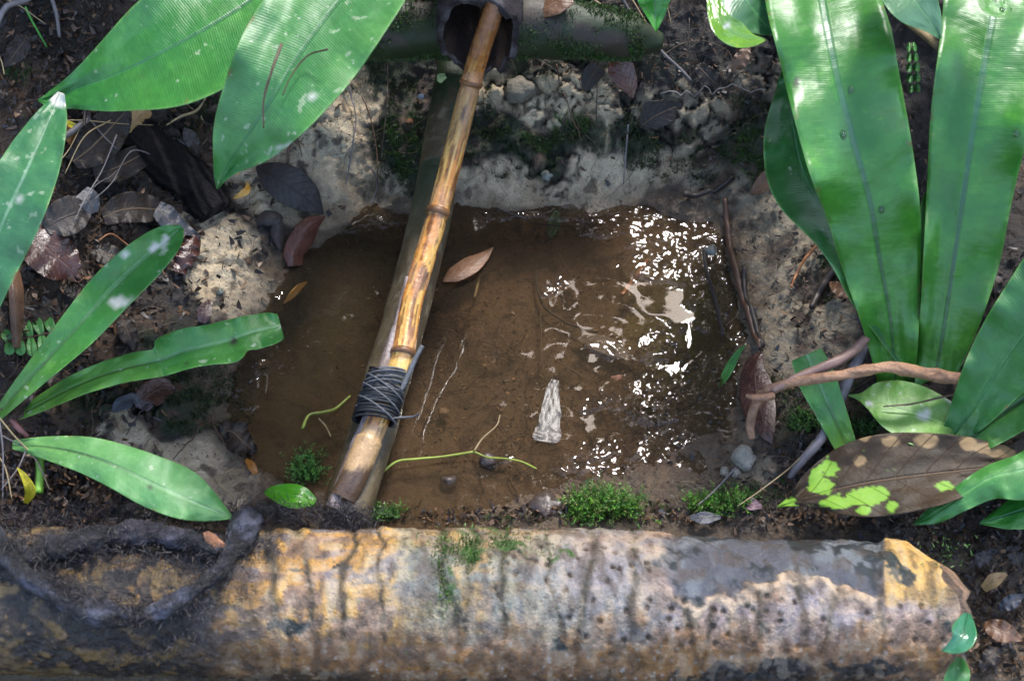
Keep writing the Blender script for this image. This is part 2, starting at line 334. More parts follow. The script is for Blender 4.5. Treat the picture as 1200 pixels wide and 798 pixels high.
D += clodm * ((np.clip(f2 - f1, 0, .45) / .45)**.5 * .010 * (.2 + .7 * cid) * crack + clodm * (cid - .5) * .004 - (1 - crack) * .011)
D += (1 - under) * (np.clip(1 - f1b * 1.3, 0, 1)) * .0035 * (cidb > .45) * (.4 + .6 * (1 - clay))
D += under * (fbm(GX * 60, GY * 60, 41, 3) - .5) * .004
D = np.where(near, D, 0); Z = Z0 + D / nz_
def mixc(c, col, m): return c * (1 - m[..., None]) + np.array(col) * m[..., None]
C = np.zeros(GX.shape + (3,)) + np.array([.026, .018, .012])
pat = fbm(GX * 26, GY * 26, 51, 5)
C = mixc(C, (.07, .042, .026), sstep(.5, .68, pat)); C = mixc(C, (.022, .019, .018), sstep(.5, .3, pat) * .9)
C = mixc(C, (.23, .19, .13), grey * .9 * sstep(.3, .55, fbm(GX * 50, GY * 50, 61)))
C = mixc(C, (.52, .42, .28), clay); C = mixc(C, (.34, .27, .18), clay * sstep(.5, .6, fbm(GX * 120, GY * 120, 74, 3)) * .7); C = mixc(C, (.30, .22, .13), clay * sstep(.45, .7, fbm(GX * 35, GY * 35, 71)) * .8)
C = mixc(C, (.06, .045, .03), clay * sstep(.66, .72, fbm(GX * 60 + 3, GY * 60, 73, 4)) * .9)
C = mixc(C, (.38, .31, .21), clodm * np.maximum(clay, grey * .5) * (cid > .4) * .6); C = mixc(C, (.03, .024, .016), clodm * (1 - sstep(.0, .09, f2 - f1)) * .8 * sstep(.35, .55, fbm(GX * 40, GY * 40, 77)))
C = mixc(C, (.022, .03, .012), moss * sstep(.32, .5, fbm(GX * 70, GY * 70, 81)) * .93)
shore = sstep(.03, .002, Z) * (1 - under); C = mixc(C, (.17, .12, .075), shore * .65)
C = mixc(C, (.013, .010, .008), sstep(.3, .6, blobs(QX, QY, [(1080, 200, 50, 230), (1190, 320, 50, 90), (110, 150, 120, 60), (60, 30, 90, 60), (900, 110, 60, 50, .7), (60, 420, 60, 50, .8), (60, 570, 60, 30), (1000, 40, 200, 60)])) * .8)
# the bed of the pool
C = mixc(C, (.125, .082, .050), under)
C = mixc(C, (.17, .09, .045), under * blobs(QX, QY, [(610, 290, 70, 45), (560, 330, 60, 40, .4), (690, 300, 60, 40, .4)]) * .65)
C = mixc(C, (.048, .046, .016), under * blobs(QX, QY, [(370, 380, 75, 110), (420, 310, 60, 60), (330, 480, 50, 60, .8)]) * .9)
C = mixc(C, (.12, .115, .03), under * blobs(QX, QY, [(805, 385, 60, 70)]) * .95)
C = mixc(C, (.045, .028, .016), under * sstep(.56, .68, fbm(GX * 45, GY * 45, 91, 5)) * .75)
wet = np.clip(sstep(.035, .0, Z) * 1.0 + under + .5 * sstep(.5, .65, fbm(GX * 14, GY * 14, 95)), 0, 1)
nx, ny = len(gx), len(gy); idx = np.arange(nx * ny).reshape(ny, nx)
GF = np.stack([idx[:-1, :-1], idx[:-1, 1:], idx[1:, 1:], idx[1:, :-1]], -1).reshape(-1, 4)
M_ground = mat_col('wet_earth', rough=.6, wet_rough=.16, bump_d=.0030, scale=420, spec=.45, var=.65)
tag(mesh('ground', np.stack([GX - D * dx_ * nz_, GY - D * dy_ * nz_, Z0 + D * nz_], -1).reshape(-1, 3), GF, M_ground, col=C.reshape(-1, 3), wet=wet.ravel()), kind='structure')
def Zd(x, y):
    """height of the finished ground"""
    x = np.asarray(x, float); y = np.asarray(y, float)
    i = np.clip(np.searchsorted(gx, x) - 1, 0, nx - 2); j = np.clip(np.searchsorted(gy, y) - 1, 0, ny - 2)
    fx = np.clip((x - gx[i]) / (gx[i + 1] - gx[i]), 0, 1); fy = np.clip((y - gy[j]) / (gy[j + 1] - gy[j]), 0, 1)
    return (Z[j, i] * (1 - fx) + Z[j, i + 1] * fx) * (1 - fy) + (Z[j + 1, i] * (1 - fx) + Z[j + 1, i + 1] * fx) * fy

# ------------------------------------------------------------------ water
m, n, b, N, L = nt('pool_water'); n.nodes.remove(b); co = N('TexCoord').outputs['Object']; at_ = N('VertexColor', layer_name='Col'); sepc = N('SeparateColor'); L(at_.outputs[0], sepc.inputs[0])
w1 = noise(N, L, co, 40, 2, .5); w2 = noise(N, L, co, 150, 2, .5); w3 = noise(N, L, co, 9, 2, .5)
rid = math_n(N, L, 'ABSOLUTE', math_n(N, L, 'SUBTRACT', w1, .5)); hh = math_n(N, L, 'ADD', math_n(N, L, 'MULTIPLY', w1, .50), math_n(N, L, 'ADD', math_n(N, L, 'MULTIPLY', w2, .03), math_n(N, L, 'MULTIPLY', noise(N, L, co, 380, 2, .5), .003)))
hh = math_n(N, L, 'MULTIPLY', hh, sepc.outputs[0]); calm = math_n(N, L, 'MULTIPLY', w3, .3); nb = bump(N, L, math_n(N, L, 'ADD', hh, calm), .012)
gl = N('BsdfGlossy'); gl.inputs['Roughness'].default_value = .02; L(nb, gl.inputs['Normal']); gl.inputs[0].default_value = (1, 1, 1, 1)
tr = N('BsdfTransparent'); tr.inputs[0].default_value = (.76, .69, .58, 1); df = N('BsdfDiffuse'); df.inputs[0].default_value = (.085, .060, .038, 1)
murk = N('MixShader'); murk.inputs[0].default_value = .22; L(tr.outputs[0], murk.inputs[1]); L(df.outputs[0], murk.inputs[2])
fr = N('Fresnel'); fr.inputs['IOR'].default_value = 1.333; L(nb, fr.inputs['Normal']); mx = N('MixShader'); L(fr.outputs[0], mx.inputs[0]); L(murk.outputs[0], mx.inputs[1]); L(gl.outputs[0], mx.inputs[2])
L(mx.outputs[0], n.nodes['Material Output'].inputs[0]); M_water = m
wxs = np.arange(-.36, .34, .0025); wys = np.arange(-.33, .26, .0025); WX, WY = np.meshgrid(wxs, wys)
WPX, WPY = proj(np.stack([WX, WY, 0 * WX], -1).reshape(-1, 3)); WPX = WPX.reshape(WX.shape); WPY = WPY.reshape(WX.shape)
wq = (fbm(WX * 30, WY * 30, 3) - .5) * 50
RIP = [(790, 290, 66, 44), (860, 420, 25, 50, .9), (740, 262, 60, 22, .8), (835, 340, 26, 50), (775, 400, 25, 28, .9), (712, 405, 36, 14, .8), (775, 465, 60, 30), (835, 480, 42, 60), (800, 525, 66, 34), (750, 560, 80, 24, .9), (690, 540, 40, 14, .7), (640, 250, 80, 9, .8), (655, 330, 12, 10, .7), (295, 450, 12, 35, .8), (325, 335, 16, 20, .5), (440, 262, 40, 6, .7), (580, 545, 14, 6, .6), (700, 470, 16, 12, .6)]
rip = sstep(.22, .5, blobs(WPX + wq, WPY - wq, RIP)); rip = rip * (1 - .95 * blobs(WPX, WPY, [(785, 355, 17, 14), (800, 445, 22, 22, .8), (735, 328, 8, 10)]))
shore_d = sstep(-.012, .0, H(WX, WY)); rip = np.maximum(rip, shore_d * .12)
wcol = np.stack([rip, rip, rip], -1).reshape(-1, 3); ii = np.arange(WX.size).reshape(WX.shape)
WF = np.stack([ii[:-1, :-1], ii[:-1, 1:], ii[1:, 1:], ii[1:, :-1]], -1).reshape(-1, 4)
tag(mesh('water', np.stack([WX, WY, 0 * WX], -1).reshape(-1, 3), WF, M_water, col=wcol), kind='structure')

# ------------------------------------------------------------------ unseen canopy, added to block sky the water would mirror
g = np.random.RandomState(5); nl = 6500
az_ = g.uniform(-1.1, 1.1, nl); el_ = np.radians(g.uniform(14, 70, nl)); rr_ = g.uniform(9, 14, nl)
cx = np.sin(az_) * rr_; cy = np.cos(az_) * rr_; cz = rr_ * np.tan(el_); ad, ed = np.degrees(az_), np.degrees(el_)
wob = (fbm(ad * .15, ed * .15, 9, 3) - .5) * .4
opening = (((ad - 20) / 12.5)**2 + ((ed - 52.5) / 7.8)**2 + wob < 1)      # gap shaped round the sun so its glint reaches the pool
keep = ~opening; cx, cy, cz = cx[keep], cy[keep], cz[keep]; nl = len(cx)
Vc = []; Fc = []
for k in range(nl):
    a = g.uniform(0, 6.28); l = g.uniform(.5, 1.1); wd = l * .33; d = np.array([math.cos(a), math.sin(a), g.uniform(-.6, .2)]); s_ = np.cross(d, [0, 0, 1]); s_ /= np.linalg.norm(s_); c0 = np.array([cx[k], cy[k], cz[k]])
    Vc += [c0, c0 + d * l * .3 + s_ * wd, c0 + d * l * .7 + s_ * wd * .8, c0 + d * l, c0 + d * l * .7 - s_ * wd * .8 + [0, 0, .01], c0 + d * l * .3 - s_ * wd + [0, 0, .01]]
    Fc.append(tuple(range(6 * k, 6 * k + 6)))
tag(mesh('added_canopy_screen', Vc, Fc, mat_plain('added_canopy_leaf', (.04, .10, .02), .5, trans=.3), smooth=False), kind='stuff')

# ------------------------------------------------------------------ builders for leaves, twigs, moss
def leaf(name, st, mat, parent=None, ground=False, n=34, nv=11, fold=.12, roll=0., wave=.0, wf=4., brown=(), white=(), seed=0, thick=.0006, curl=0., ragged=.0):
    """st rows: midrib x, y in the picture, half width left, half width right, height (above the ground if ground)"""
    q = crom(np.array(st, float), n); tt = np.linspace(0, 1, n); tx = np.gradient(q[:, 0]); ty = np.gradient(q[:, 1]); l = np.hypot(tx, ty); tx /= l; ty /= l
    vv = np.linspace(-1, 1, nv); T, Vv = np.meshgrid(tt, vv, indexing='ij')
    wl = np.maximum(q[:, 2], .3); wr = np.maximum(q[:, 3], .3); W = np.where(Vv < 0, wl[:, None], wr[:, None])
    if ragged: W = W * (1 + ragged * (fbm(T * 9 + seed, np.sign(Vv) * 3 + seed, seed, 3) - .5) * 2)
    px = q[:, 0, None] + ty[:, None] * -Vv * W; py = q[:, 1, None] - tx[:, None] * -Vv * W
    wm = W * .00085; a = np.abs(Vv)
    z = q[:, 4, None] + fold * wm * a**1.4 + roll * Vv * wm - curl * wm * a**3 + wave * a**1.7 * (np.sin(6.283 * (wf * T + seed * .37) + (Vv > 0) * 1.9) + .6 * np.sin(6.283 * (wf * 2.3 * T + seed * .7) + (Vv > 0) * 4))
    z = z + (fbm(T * 6 + seed, Vv * 2 + seed, 7 + seed, 3) - .5) * wm.mean() * .25
    P = ghit(px, py, z) if ground else at(px, py, z)
    if ground:
        p2 = P.copy(); zz = Zd(P[..., 0], P[..., 1]); P[..., 2] = np.maximum(P[..., 2], zz * .6 + P[..., 2] * .4 + .001)
    s = np.concatenate([[0], np.cumsum(np.linalg.norm(np.diff(P[:, nv // 2], axis=0), axis=1))])
    uv = np.stack([np.broadcast_to(s[:, None], T.shape), Vv], -1).reshape(-1, 2)
    nz = fbm(px / 9., py / 9., 3 + seed, 4) - .5
    col = np.zeros(T.shape + (3,)); col[..., 0] = T
    if len(brown): col[..., 1] = sstep(.35, .55, blobs(px, py, brown) + nz * .5)
    if len(white): col[..., 2] = sstep(.35, .55, blobs(px, py, white) + nz * .8)
    ii = np.arange(n * nv).reshape(n, nv); F = np.stack([ii[:-1, :-1], ii[:-1, 1:], ii[1:, 1:], ii[1:, :-1]], -1).reshape(-1, 4)
    o = mesh(name, P.reshape(-1, 3), F, mat, parent, col=col.reshape(-1, 3), uv=uv)
    md = o.modifiers.new('thick', 'SOLIDIFY'); md.thickness = thick; md.offset = 0
    if n * nv < 1200: sb = o.modifiers.new('smooth', 'SUBSURF'); sb.levels = 1; sb.render_levels = 1
    return o
def onground(pts, up=0.0):
    q = np.array(pts, float); P = ghit(q[:, 0], q[:, 1], 0.0); P[:, 2] = Zd(P[:, 0], P[:, 1]) + up; return P
def twig(name, pts, r, mat, label, cat='twig', group=None, up=0.001, n=None, parent=None, bump=.25, seg=6, heights=None, branches=(), kind=None):
    q = np.array(pts, float); n = n or max(8, 6 * len(q))
    if heights is None and up >= .02: P = crom(onground(q, up), n)
    elif heights is not None: P = at(q[:, 0], q[:, 1], np.array(heights)); P = crom(P, n)
    else:
        Q = crom(q, n); P = onground(Q, up); k = np.array([.25, .5, .25]); z = np.convolve(np.pad(P[:, 2], 1, 'edge'), k, 'valid'); P[:, 2] = np.maximum(z, P[:, 2]) ; 
    rr = np.interp(np.linspace(0, 1, n), np.linspace(0, 1, len(np.atleast_1d(r))), np.atleast_1d(r)) if np.ndim(r) else np.linspace(r, r * .6, n)
    P[:, 2] += rr * .5
    parts = [tube(P, rr, seg, bump=bump, sc=60, seed=len(COL.objects))]
    for b in branches: 
        bq = crom(np.array(b, float), 8); parts.append(tube(onground(bq, up + .001), np.linspace(rr.mean() * .7, rr.mean() * .25, 8), 5))
    V, F, _ = cat_parts(parts); o = mesh(name, V, F, mat, parent)
    if parent is None: tag(o, label, cat, group, kind)
    return o
def blades(P, D, ln, wd, bend=.3, g=g):
    n = len(P); D = D / np.linalg.norm(D, axis=1)[:, None]; s = np.cross(D, g.normal(0, 1, (n, 3))); s /= np.linalg.norm(s, axis=1)[:, None]; b = np.cross(D, s)
    ln = np.broadcast_to(ln, (n,))[:, None]; wd = np.broadcast_to(wd, (n,))[:, None]
    m = P + D * ln * .55 + b * ln * bend * .25; t = P + D * ln + b * ln * bend
    V = np.stack([P - s * wd, P + s * wd, m - s * wd * .8, m + s * wd * .8, t], 1).reshape(-1, 3)
    o = np.arange(n)[:, None] * 5; F = np.concatenate([o + [0, 1, 3], o + [0, 3, 2], o + [2, 3, 4]]).reshape(-1, 3)
    return V, F
def pal(n, cols, g=g, j=.25):
    c = np.array(cols)[g.randint(0, len(cols), n)] * (1 + g.uniform(-j, j, (n, 1))); return c
MOSSG = [(.03, .075, .012), (.05, .11, .015), (.02, .05, .012), (.09, .15, .02), (.035, .04, .015)]
MOSSD = [(.018, .03, .010), (.025, .045, .012), (.04, .08, .015), (.04, .032, .018), (.014, .014, .010)]
M_moss = mat_col('moss_leaf', rough=.6, wet_rough=.35, bump_d=.0002, scale=500, var=.2)
def moss_on(pxs, dens, ln, cols, name, label=None, cat=None, kind=None, wd=.00035, g=g, jit=1.0):
    Pl = []
    for (x, y, rx, ry) in pxs:
        k = int(dens * rx * ry); a = g.uniform(0, 6.283, k); rr = np.sqrt(g.uniform(0, 1, k)); X = x + np.cos(a) * rr * rx; Y = y + np.sin(a) * rr * ry
        ok = (fbm(X / 11, Y / 11, 5, 4) > .42 + .12 * rr**2) ; Pl.append(np.stack([X[ok], Y[ok]], 1))
    q = np.concatenate(Pl); P = onground(q, -.0005); n_ = len(P); D = np.stack([g.normal(0, .6 * jit, n_), g.normal(-.35, .6 * jit, n_), np.full(n_, 1.)], 1)
    V, F = blades(P, D, g.uniform(.5, 1.2, n_) * ln, wd * g.uniform(.7, 1.5, n_), .4)
    o = mesh(name, V, F, M_moss, col=np.repeat(pal(n_, cols), 5, 0), wet=np.full(len(V), .4)); return tag(o, label, cat, None, kind)
def sprigs(base, nrm, k, ln, cols, spread, g=g):
    """feathery moss: little stems set with pointed leaflets"""
    VV = []; FF = []; CC = []; off = 0
    for i in range(k):
        b = base[g.randint(len(base))] if len(base) > 1 else base[0]; d = nrm + g.normal(0, spread, 3); d /= np.linalg.norm(d); l = ln * g.uniform(.5, 1.15); m_ = 14
        s = np.linspace(.1, 1, m_)[:, None]; bend = g.normal(0, .35, 3); P = b + g.normal(0, 1, 3) * [.001, .001, 0] + d * l * s + bend * l * .4 * s**2
        a = np.arange(m_) * 2.4 + g.uniform(0, 6); e1 = np.cross(d, [.3, .9, .1]); e1 /= np.linalg.norm(e1); e2 = np.cross(d, e1)
        D = d * .9 + np.cos(a)[:, None] * e1 + np.sin(a)[:, None] * e2; V, F = blades(P, D, (.34 * l * (1.15 - .75 * s[:, 0])).clip(.0012, .004), .00045, .3)
        VV.append(V); FF.append(F + off); off += len(V); c = pal(1, cols)[0]; CC.append(np.repeat(c[None] * (.6 + .9 * s), 5, 0))
    return np.concatenate(VV), np.concatenate(FF), np.concatenate(CC)

# ------------------------------------------------------------------ the fallen trunk in front
LY, LZ, LR, YAW = -.349, .030, .0722, -.016
LPT = [(-.95, 0), (-.6, .002), (-.2, 0), (.2, -.001), (.6, 0)]
def lcen(x): return np.stack([x, LY + YAW * x, LZ - .006 * x], -1)
nxl, nth = 900, 260
th = np.linspace(0, 2 * math.pi, nth, endpoint=False); u = np.linspace(0, 1, nxl); U_, TH = np.meshgrid(u, th, indexing='ij')
xend = .410 - .03 * np.clip(-np.sin(TH - 2.0), 0, 1) - .055 * np.clip((1 - np.sin(TH)) / 2, 0, 1) + .006 * (fbm(TH * 3, TH * 0, 3) - .5) + .012 * (vnoise(np.cos(TH) * 5 + 9, np.sin(TH) * 5, 4) - .5)
XL = -.85 + U_ * (xend + .85)
base_l = lcen(XL); ax = np.cos(TH); az = np.sin(TH)     # theta 0 = away (+y), pi/2 = up, pi = towards us
P0 = base_l + LR * np.stack([0 * XL, ax, az], -1); lpx, lpy = proj(P0)
sx = XL * 26; sy = TH * 26 * .0695 * 1.0
ca, sa = np.cos(TH) * 1.8, np.sin(TH) * 1.8
def ln3(f, s, o=4): return fbm(XL * f + ca * f * .03, sa * f * .04 + ca * f * .033 + 7, s, o)
nA = fbm(XL * 26, TH * 1.8, 1, 5); nB = fbm(XL * 60, TH * 4.2, 2, 5); nC = fbm(XL * 150, TH * 10, 3, 4); nD = fbm(XL * 24, TH * 6, 4, 4)
wxl = lpx + (nB - .5) * 60 + (nD - .5) * 30; wyl = lpy + (nB - .5) * 40 + (nA - .5) * 40
LC = np.zeros(XL.shape + (3,)) + np.array([.38, .26, .18])
LC = mixc(LC, (.29, .25, .24), sstep(.43, .58, nA)); LC = mixc(LC, (.56, .34, .10), sstep(.54, .62, nD) * sstep(1000, 420, lpx) * .75)
LC = mixc(LC, (.5, .40, .27), sstep(.58, .66, nB) * .8); LC = mixc(LC, (.20, .25, .20), blobs(wxl, wyl, [(520, 680, 60, 70), (590, 690, 20, 80), (660, 700, 60, 70), (720, 690, 40, 60), (640, 640, 50, 20)]) * .7)
LC = mixc(LC, (.36, .32, .34), blobs(wxl, wyl, [(700, 680, 70, 60), (860, 710, 60, 25), (960, 715, 70, 25), (1060, 700, 50, 18), (800, 690, 40, 30)]) * .75)
seam = np.zeros(XL.shape); ridge = np.zeros(XL.shape)
for i, sxp in enumerate((265, 318, 352, 412, 447, 519, 556, 592, 640, 693, 742, 793, 842, 888, 931, 985, 1032, 1085)):
    d = (lpx - sxp - (i % 3 - 1) * .14 * (lpy - 640) + (nA - .5) * 26); wd = 2.6 + (i * 7 % 4); m_ = np.exp(-(d / wd)**2) * (.45 + .55 * sstep(.38, .55, nD + .12 * (i % 2))); seam = np.maximum(seam, m_); ridge += np.exp(-((d - 12) / 9)**2)
LC = mixc(LC, (.075, .06, .03), seam * .95)
LC = mixc(LC, (.62, .38, .09), np.clip(ridge, 0, 1) * sstep(.5, .62, nB) * sstep(760, 350, lpx) * .8)
d1, d2, did = worley(XL * 75, TH * 5.2, 12); pit = sstep(.24, .16, d1) * (did > .5) * sstep(430, 620, lpx) * sstep(.4, .5, fbm(XL * 9, TH * 1.2, 31) + .05)
d3, d4, did3 = worley(XL * 190, TH * 13, 14); spk = sstep(.3, .2, d3) * (did3 > .78)
LC = mixc(LC, (.07, .04, .018), pit); LC = mixc(LC, (.07, .05, .03), spk * .6)
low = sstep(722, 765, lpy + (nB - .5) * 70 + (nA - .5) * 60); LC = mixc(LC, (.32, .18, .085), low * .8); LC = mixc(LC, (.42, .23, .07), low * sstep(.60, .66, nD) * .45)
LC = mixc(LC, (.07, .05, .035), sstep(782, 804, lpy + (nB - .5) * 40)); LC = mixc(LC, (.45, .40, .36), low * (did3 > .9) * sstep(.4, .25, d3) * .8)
crust_edge = 688 + 14 * np.sin(lpx / 31) + (nB - .5) * 50
skin = sstep(775, 800, lpx + (nB - .5) * 60) * sstep(1037, 1033, lpx) * sstep(4, -4, lpy - crust_edge)
LC = mixc(LC, (.135, .135, .15), skin); LC = mixc(LC, (.20, .21, .22), skin * sstep(.5, .6, nA)); LC = mixc(LC, (.05, .06, .065), skin * sstep(.6, .66, nB))
rim = np.exp(-((lpy - crust_edge - 7) / 6)**2) * sstep(770, 800, lpx) * sstep(1040, 1030, lpx); LC = mixc(LC, (.58, .46, .33), rim * .85)
yb = sstep(1036, 1038, lpx) * sstep(626, 634, lpy) * sstep(712, 690, lpy + (nB - .5) * 40); LC = mixc(LC, (.62, .42, .15), yb * .9)
LC = mixc(LC, (.035, .05, .045), sstep(.4, .55, blobs(wxl, wyl, [(1055, 672, 14, 14), (1120, 670, 12, 8), (1110, 725, 16, 6), (335, 730, 26, 12), (1042, 655, 8, 5), (735, 615, 20, 8), (650, 748, 22, 16), (350, 655, 12, 6), (400, 670, 7, 10)])))
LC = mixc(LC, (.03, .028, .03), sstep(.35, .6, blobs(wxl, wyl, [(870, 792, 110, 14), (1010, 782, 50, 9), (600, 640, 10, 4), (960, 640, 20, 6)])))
dark = sstep(330, 180, lpx + (nA - .5) * 190 + (nB - .5) * 80); topgunk = sstep(617, 606, lpy - (lpx > 300) * 3) * sstep(480, 300, lpx)
LC = mixc(LC, (.20, .14, .055), dark * sstep(.45, .6, nB) * .8); LC = mixc(LC, (.028, .026, .028), np.clip(dark * sstep(.66, .5, nB + (nC - .5) * .4) + topgunk, 0, 1) * .95)
mot = fbm(XL * 110, TH * 4.5, 61, 5); LC = mixc(LC, (.12, .085, .06), sstep(.52, .66, mot) * .55); LC = mixc(LC, (.55, .46, .36), sstep(.46, .36, mot) * .35 * (1 - dark) * (1 - skin))
strk_ = fbm(XL * 90, TH * 2.6, 71, 5); LC = LC * (1 - .2 * sstep(.52, .64, strk_) * (1 - dark))[..., None]
LC = mixc(LC, (.07, .14, .025), sstep(.4, .7, blobs(wxl, wyl, [(550, 650, 30, 18), (580, 632, 40, 10), (525, 685, 12, 20), (650, 650, 20, 12)])) * sstep(.4, .5, nC) * .9)
LC = mixc(LC, (.05, .04, .035), sstep(620, 612, lpy) * .7)
LC = np.clip(LC, 0, 1)**1.38 * 1.08
DL = (nA - .5) * .006 + (nB - .5) * .003 + (nC - .5) * .0014 - seam * .0018 - pit * .0016 - skin * .004 + rim * .0016 + (mot - .5) * .0028 + np.clip(ridge, 0, 1) * .0008 + dark * (nC - .5) * .004 + .0035 * np.sin(XL * 7 + 1)
PL = base_l + (LR + DL)[..., None] * np.stack([0 * XL, ax, az], -1)
il = np.arange(nxl * nth).reshape(nxl, nth); ir = np.roll(il, -1, 1); FL = np.stack([il[:-1], ir[:-1], ir[1:], il[1:]], -1).reshape(-1, 4)
M_log = mat_col('rotting_bark', rough=.5, wet_rough=.2, bump_d=.0022, scale=380, spec=.6, var=.6)
log = empty('fallen_log', (0, LY, LZ), 'thick rotting trunk with blotched tan and grey bark lying along the front of the pool', 'log')
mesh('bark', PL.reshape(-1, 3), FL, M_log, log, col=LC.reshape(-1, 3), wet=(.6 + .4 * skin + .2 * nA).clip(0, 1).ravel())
# inner wood showing at the broken end
n1, n2 = 40, 90; uu = np.linspace(0, 1, n1); t2 = np.linspace(0, 2 * math.pi, n2, endpoint=False); UU, T2 = np.meshgrid(uu, t2, indexing='ij')
xe = .410 - .03 * np.clip(-np.sin(T2 - 2.0), 0, 1) - .055 * np.clip((1 - np.sin(T2)) / 2, 0, 1)
rad = .063 * np.where(UU < .75, 1 - .06 * UU, (1 - .06 * .75) * (1 - ((UU - .75) / .25)**1.5 * .97)); rad = rad * (1 + .05 * (vnoise(T2 * 7, UU * 2, 5) - .5))
xx = xe - .03 + np.minimum(UU / .75, 1) * (.046 + .012 * (vnoise(T2 * 6, T2 * 0, 8) - .5)) - np.clip((UU - .75) / .25, 0, 1) * .012
PW = lcen(xx) + rad[..., None] * np.stack([0 * xx, np.cos(T2), np.sin(T2)], -1); i2 = np.arange(n1 * n2).reshape(n1, n2); i3 = np.roll(i2, -1, 1)
cw = np.zeros(UU.shape + (3,)) + np.array([.17, .095, .05]); cw = mixc(cw, (.06, .035, .02), sstep(.45, .6, fbm(UU * 40, T2 * 2, 3))); cw = mixc(cw, (.3, .17, .09), sstep(.55, .65, fbm(UU * 30, T2 * 3, 7)) * .6)
mesh('broken_end', PW.reshape(-1, 3), np.stack([i2[:-1], i3[:-1], i3[1:], i2[1:]], -1).reshape(-1, 4), M_log, log, col=cw.reshape(-1, 3), wet=np.full(cw.size // 3, .5))
def loghit(px, py, off=0.):
    d = rays(px, py); r_ = LR + off; lo = None
    c = np.array([LY, LZ]); o = CAM[1:] - c - np.array([YAW * 0, 0]); dy = d[..., 1]; dz = d[..., 2]
    A_ = dy**2 + dz**2; B_ = dy * o[0] + dz * o[1]; Cc = o[0]**2 + o[1]**2 - r_**2; disc = B_**2 - A_ * Cc
    t = (-B_ - np.sqrt(np.maximum(disc, 0))) / A_; P = CAM + t[..., None] * d; P[..., 1] += YAW * P[..., 0]; P[..., 2] -= .006 * P[..., 0]; return P
def lognrm(P): v = P - lcen(P[..., 0]); v[..., 0] = 0; return v / np.linalg.norm(v, axis=-1)[..., None]
# short moss on the trunk
q = np.concatenate([g.normal((555, 650), (26, 12), (1500, 2)), g.normal((580, 632), (36, 6), (600, 2)), g.normal((522, 685), (6, 18), (400, 2)), g.normal((652, 652), (14, 10), (160, 2)), g.normal((448 + 150, 712), (90, 30), (60, 2)), g.normal((1110, 640), (16, 10), (90, 2))])
Pm = loghit(q[:, 0], q[:, 1], .001); Vm, Fm = blades(Pm, lognrm(Pm) + g.normal(0, .6, Pm.shape), g.uniform(.002, .005, len(Pm)), .0005, .3)
mesh('moss_patch', Vm, Fm, M_moss, log, col=np.repeat(pal(len(Pm), [(.06, .13, .015), (.03, .07, .012), (.09, .16, .03)]), 5, 0), wet=np.full(len(Vm), .3))
# fibres hanging in the black mat
def fibre(pts3, n_, sp, ln, cols, up, name, label=None, cat=None, parent=None, kind=None, wd=.0003):
    c = crom(np.array(pts3), 60); P = c[g.randint(0, 60, n_)] + g.normal(0, 1, (n_, 3)) * sp; D = g.normal(0, 1, (n_, 3)) + np.array(up)
    V, F = blades(P, D, g.uniform(.4, 1.3, n_) * ln, wd, .8); o = mesh(name, V, F, M_moss, parent, col=np.repeat(pal(n_, cols), 5, 0), wet=np.full(len(V), .2)); return tag(o, label, cat, None, kind) if parent is None else o
BLK = [(.02, .018, .022), (.035, .03, .035), (.012, .011, .012), (.05, .04, .035)]

M_root = mat_col('grey_root_bark', rough=.5, wet_rough=.28, bump_d=.0045, scale=330, spec=.45, var=.6)
def root(name, pts, r, label, n=90, cols=((.045, .045, .058), (.016, .014, .014), (.13, .13, .17)), cat='root', offs=None):
    q = np.array(pts, float); Q = crom(q, n); off = np.interp(np.linspace(0, 1, n), np.linspace(0, 1, len(q)), offs if offs is not None else [.008] * len(q)); P = loghit(Q[:, 0], Q[:, 1], off)
    rr = np.interp(np.linspace(0, 1, n), np.linspace(0, 1, len(r)), r) * (1 + .18 * np.sin(np.linspace(0, 1, n) * 37))
    V, F = tube(P, rr, 26, bump=.5, sc=90, seed=3, n=None)
    fib = P + np.random.RandomState(4).normal(0, .002, P.shape)
    f = fbm(V[:, 0] * 45, V[:, 1] * 60 + V[:, 2] * 50, 3, 4); f_ = fbm(V[:, 0] * 160, V[:, 1] * 150 + V[:, 2] * 120, 9, 4)
    c = mixc(np.zeros((len(V), 3)) + np.array(cols[1]), cols[0], sstep(.42, .56, f)); c = mixc(c, cols[2], sstep(.5, .62, f_) * sstep(.42, .6, f) * .8); c = mixc(c, (.02, .018, .018), sstep(.5, .6, fbm(V[:, 0] * 70, V[:, 1] * 60 + V[:, 2] * 90, 19, 4)) * .8)
    return tag(mesh(name, V, F, M_root, col=c, wet=np.full(len(V), .5)), label, cat)
root('aerial_root', [(-40, 600), (0, 650), (30, 682), (75, 712), (130, 731), (175, 728), (210, 708), (250, 682), (270, 655), (285, 628), (300, 606)], [.009, .010, .0105, .011, .0115, .0105, .0085, .009, .0075, .008, .011, .0135, .014], 'thick blue grey root hanging in a curve over the black left part of the trunk')
_r1 = COL.objects[-1]
root('aerial_root', [(30, 668), (50, 655), (80, 648), (120, 636), (165, 632), (205, 637), (240, 645), (258, 652)], [.008, .0105, .011, .0095, .011, .0105, .009], 'dark upper root arching along the crest of the trunk above the curved grey root', cols=((.035, .03, .037), (.015, .013, .015), (.10, .09, .115)))
mat_pts = [loghit(np.array(x), np.array(y), .004) for x, y in ((-20, 622), (60, 618), (140, 612), (230, 612), (300, 606), (390, 608), (420, 612))]
fibre(mat_pts, 5200, [.012, .007, .005], .010, BLK, (0, .1, .3), 'root_hair_mat', kind='stuff')
m2 = [loghit(np.array(x), np.array(y), .003) for x, y in ((10, 640), (60, 665), (130, 655), (220, 668), (290, 650), (300, 640))]
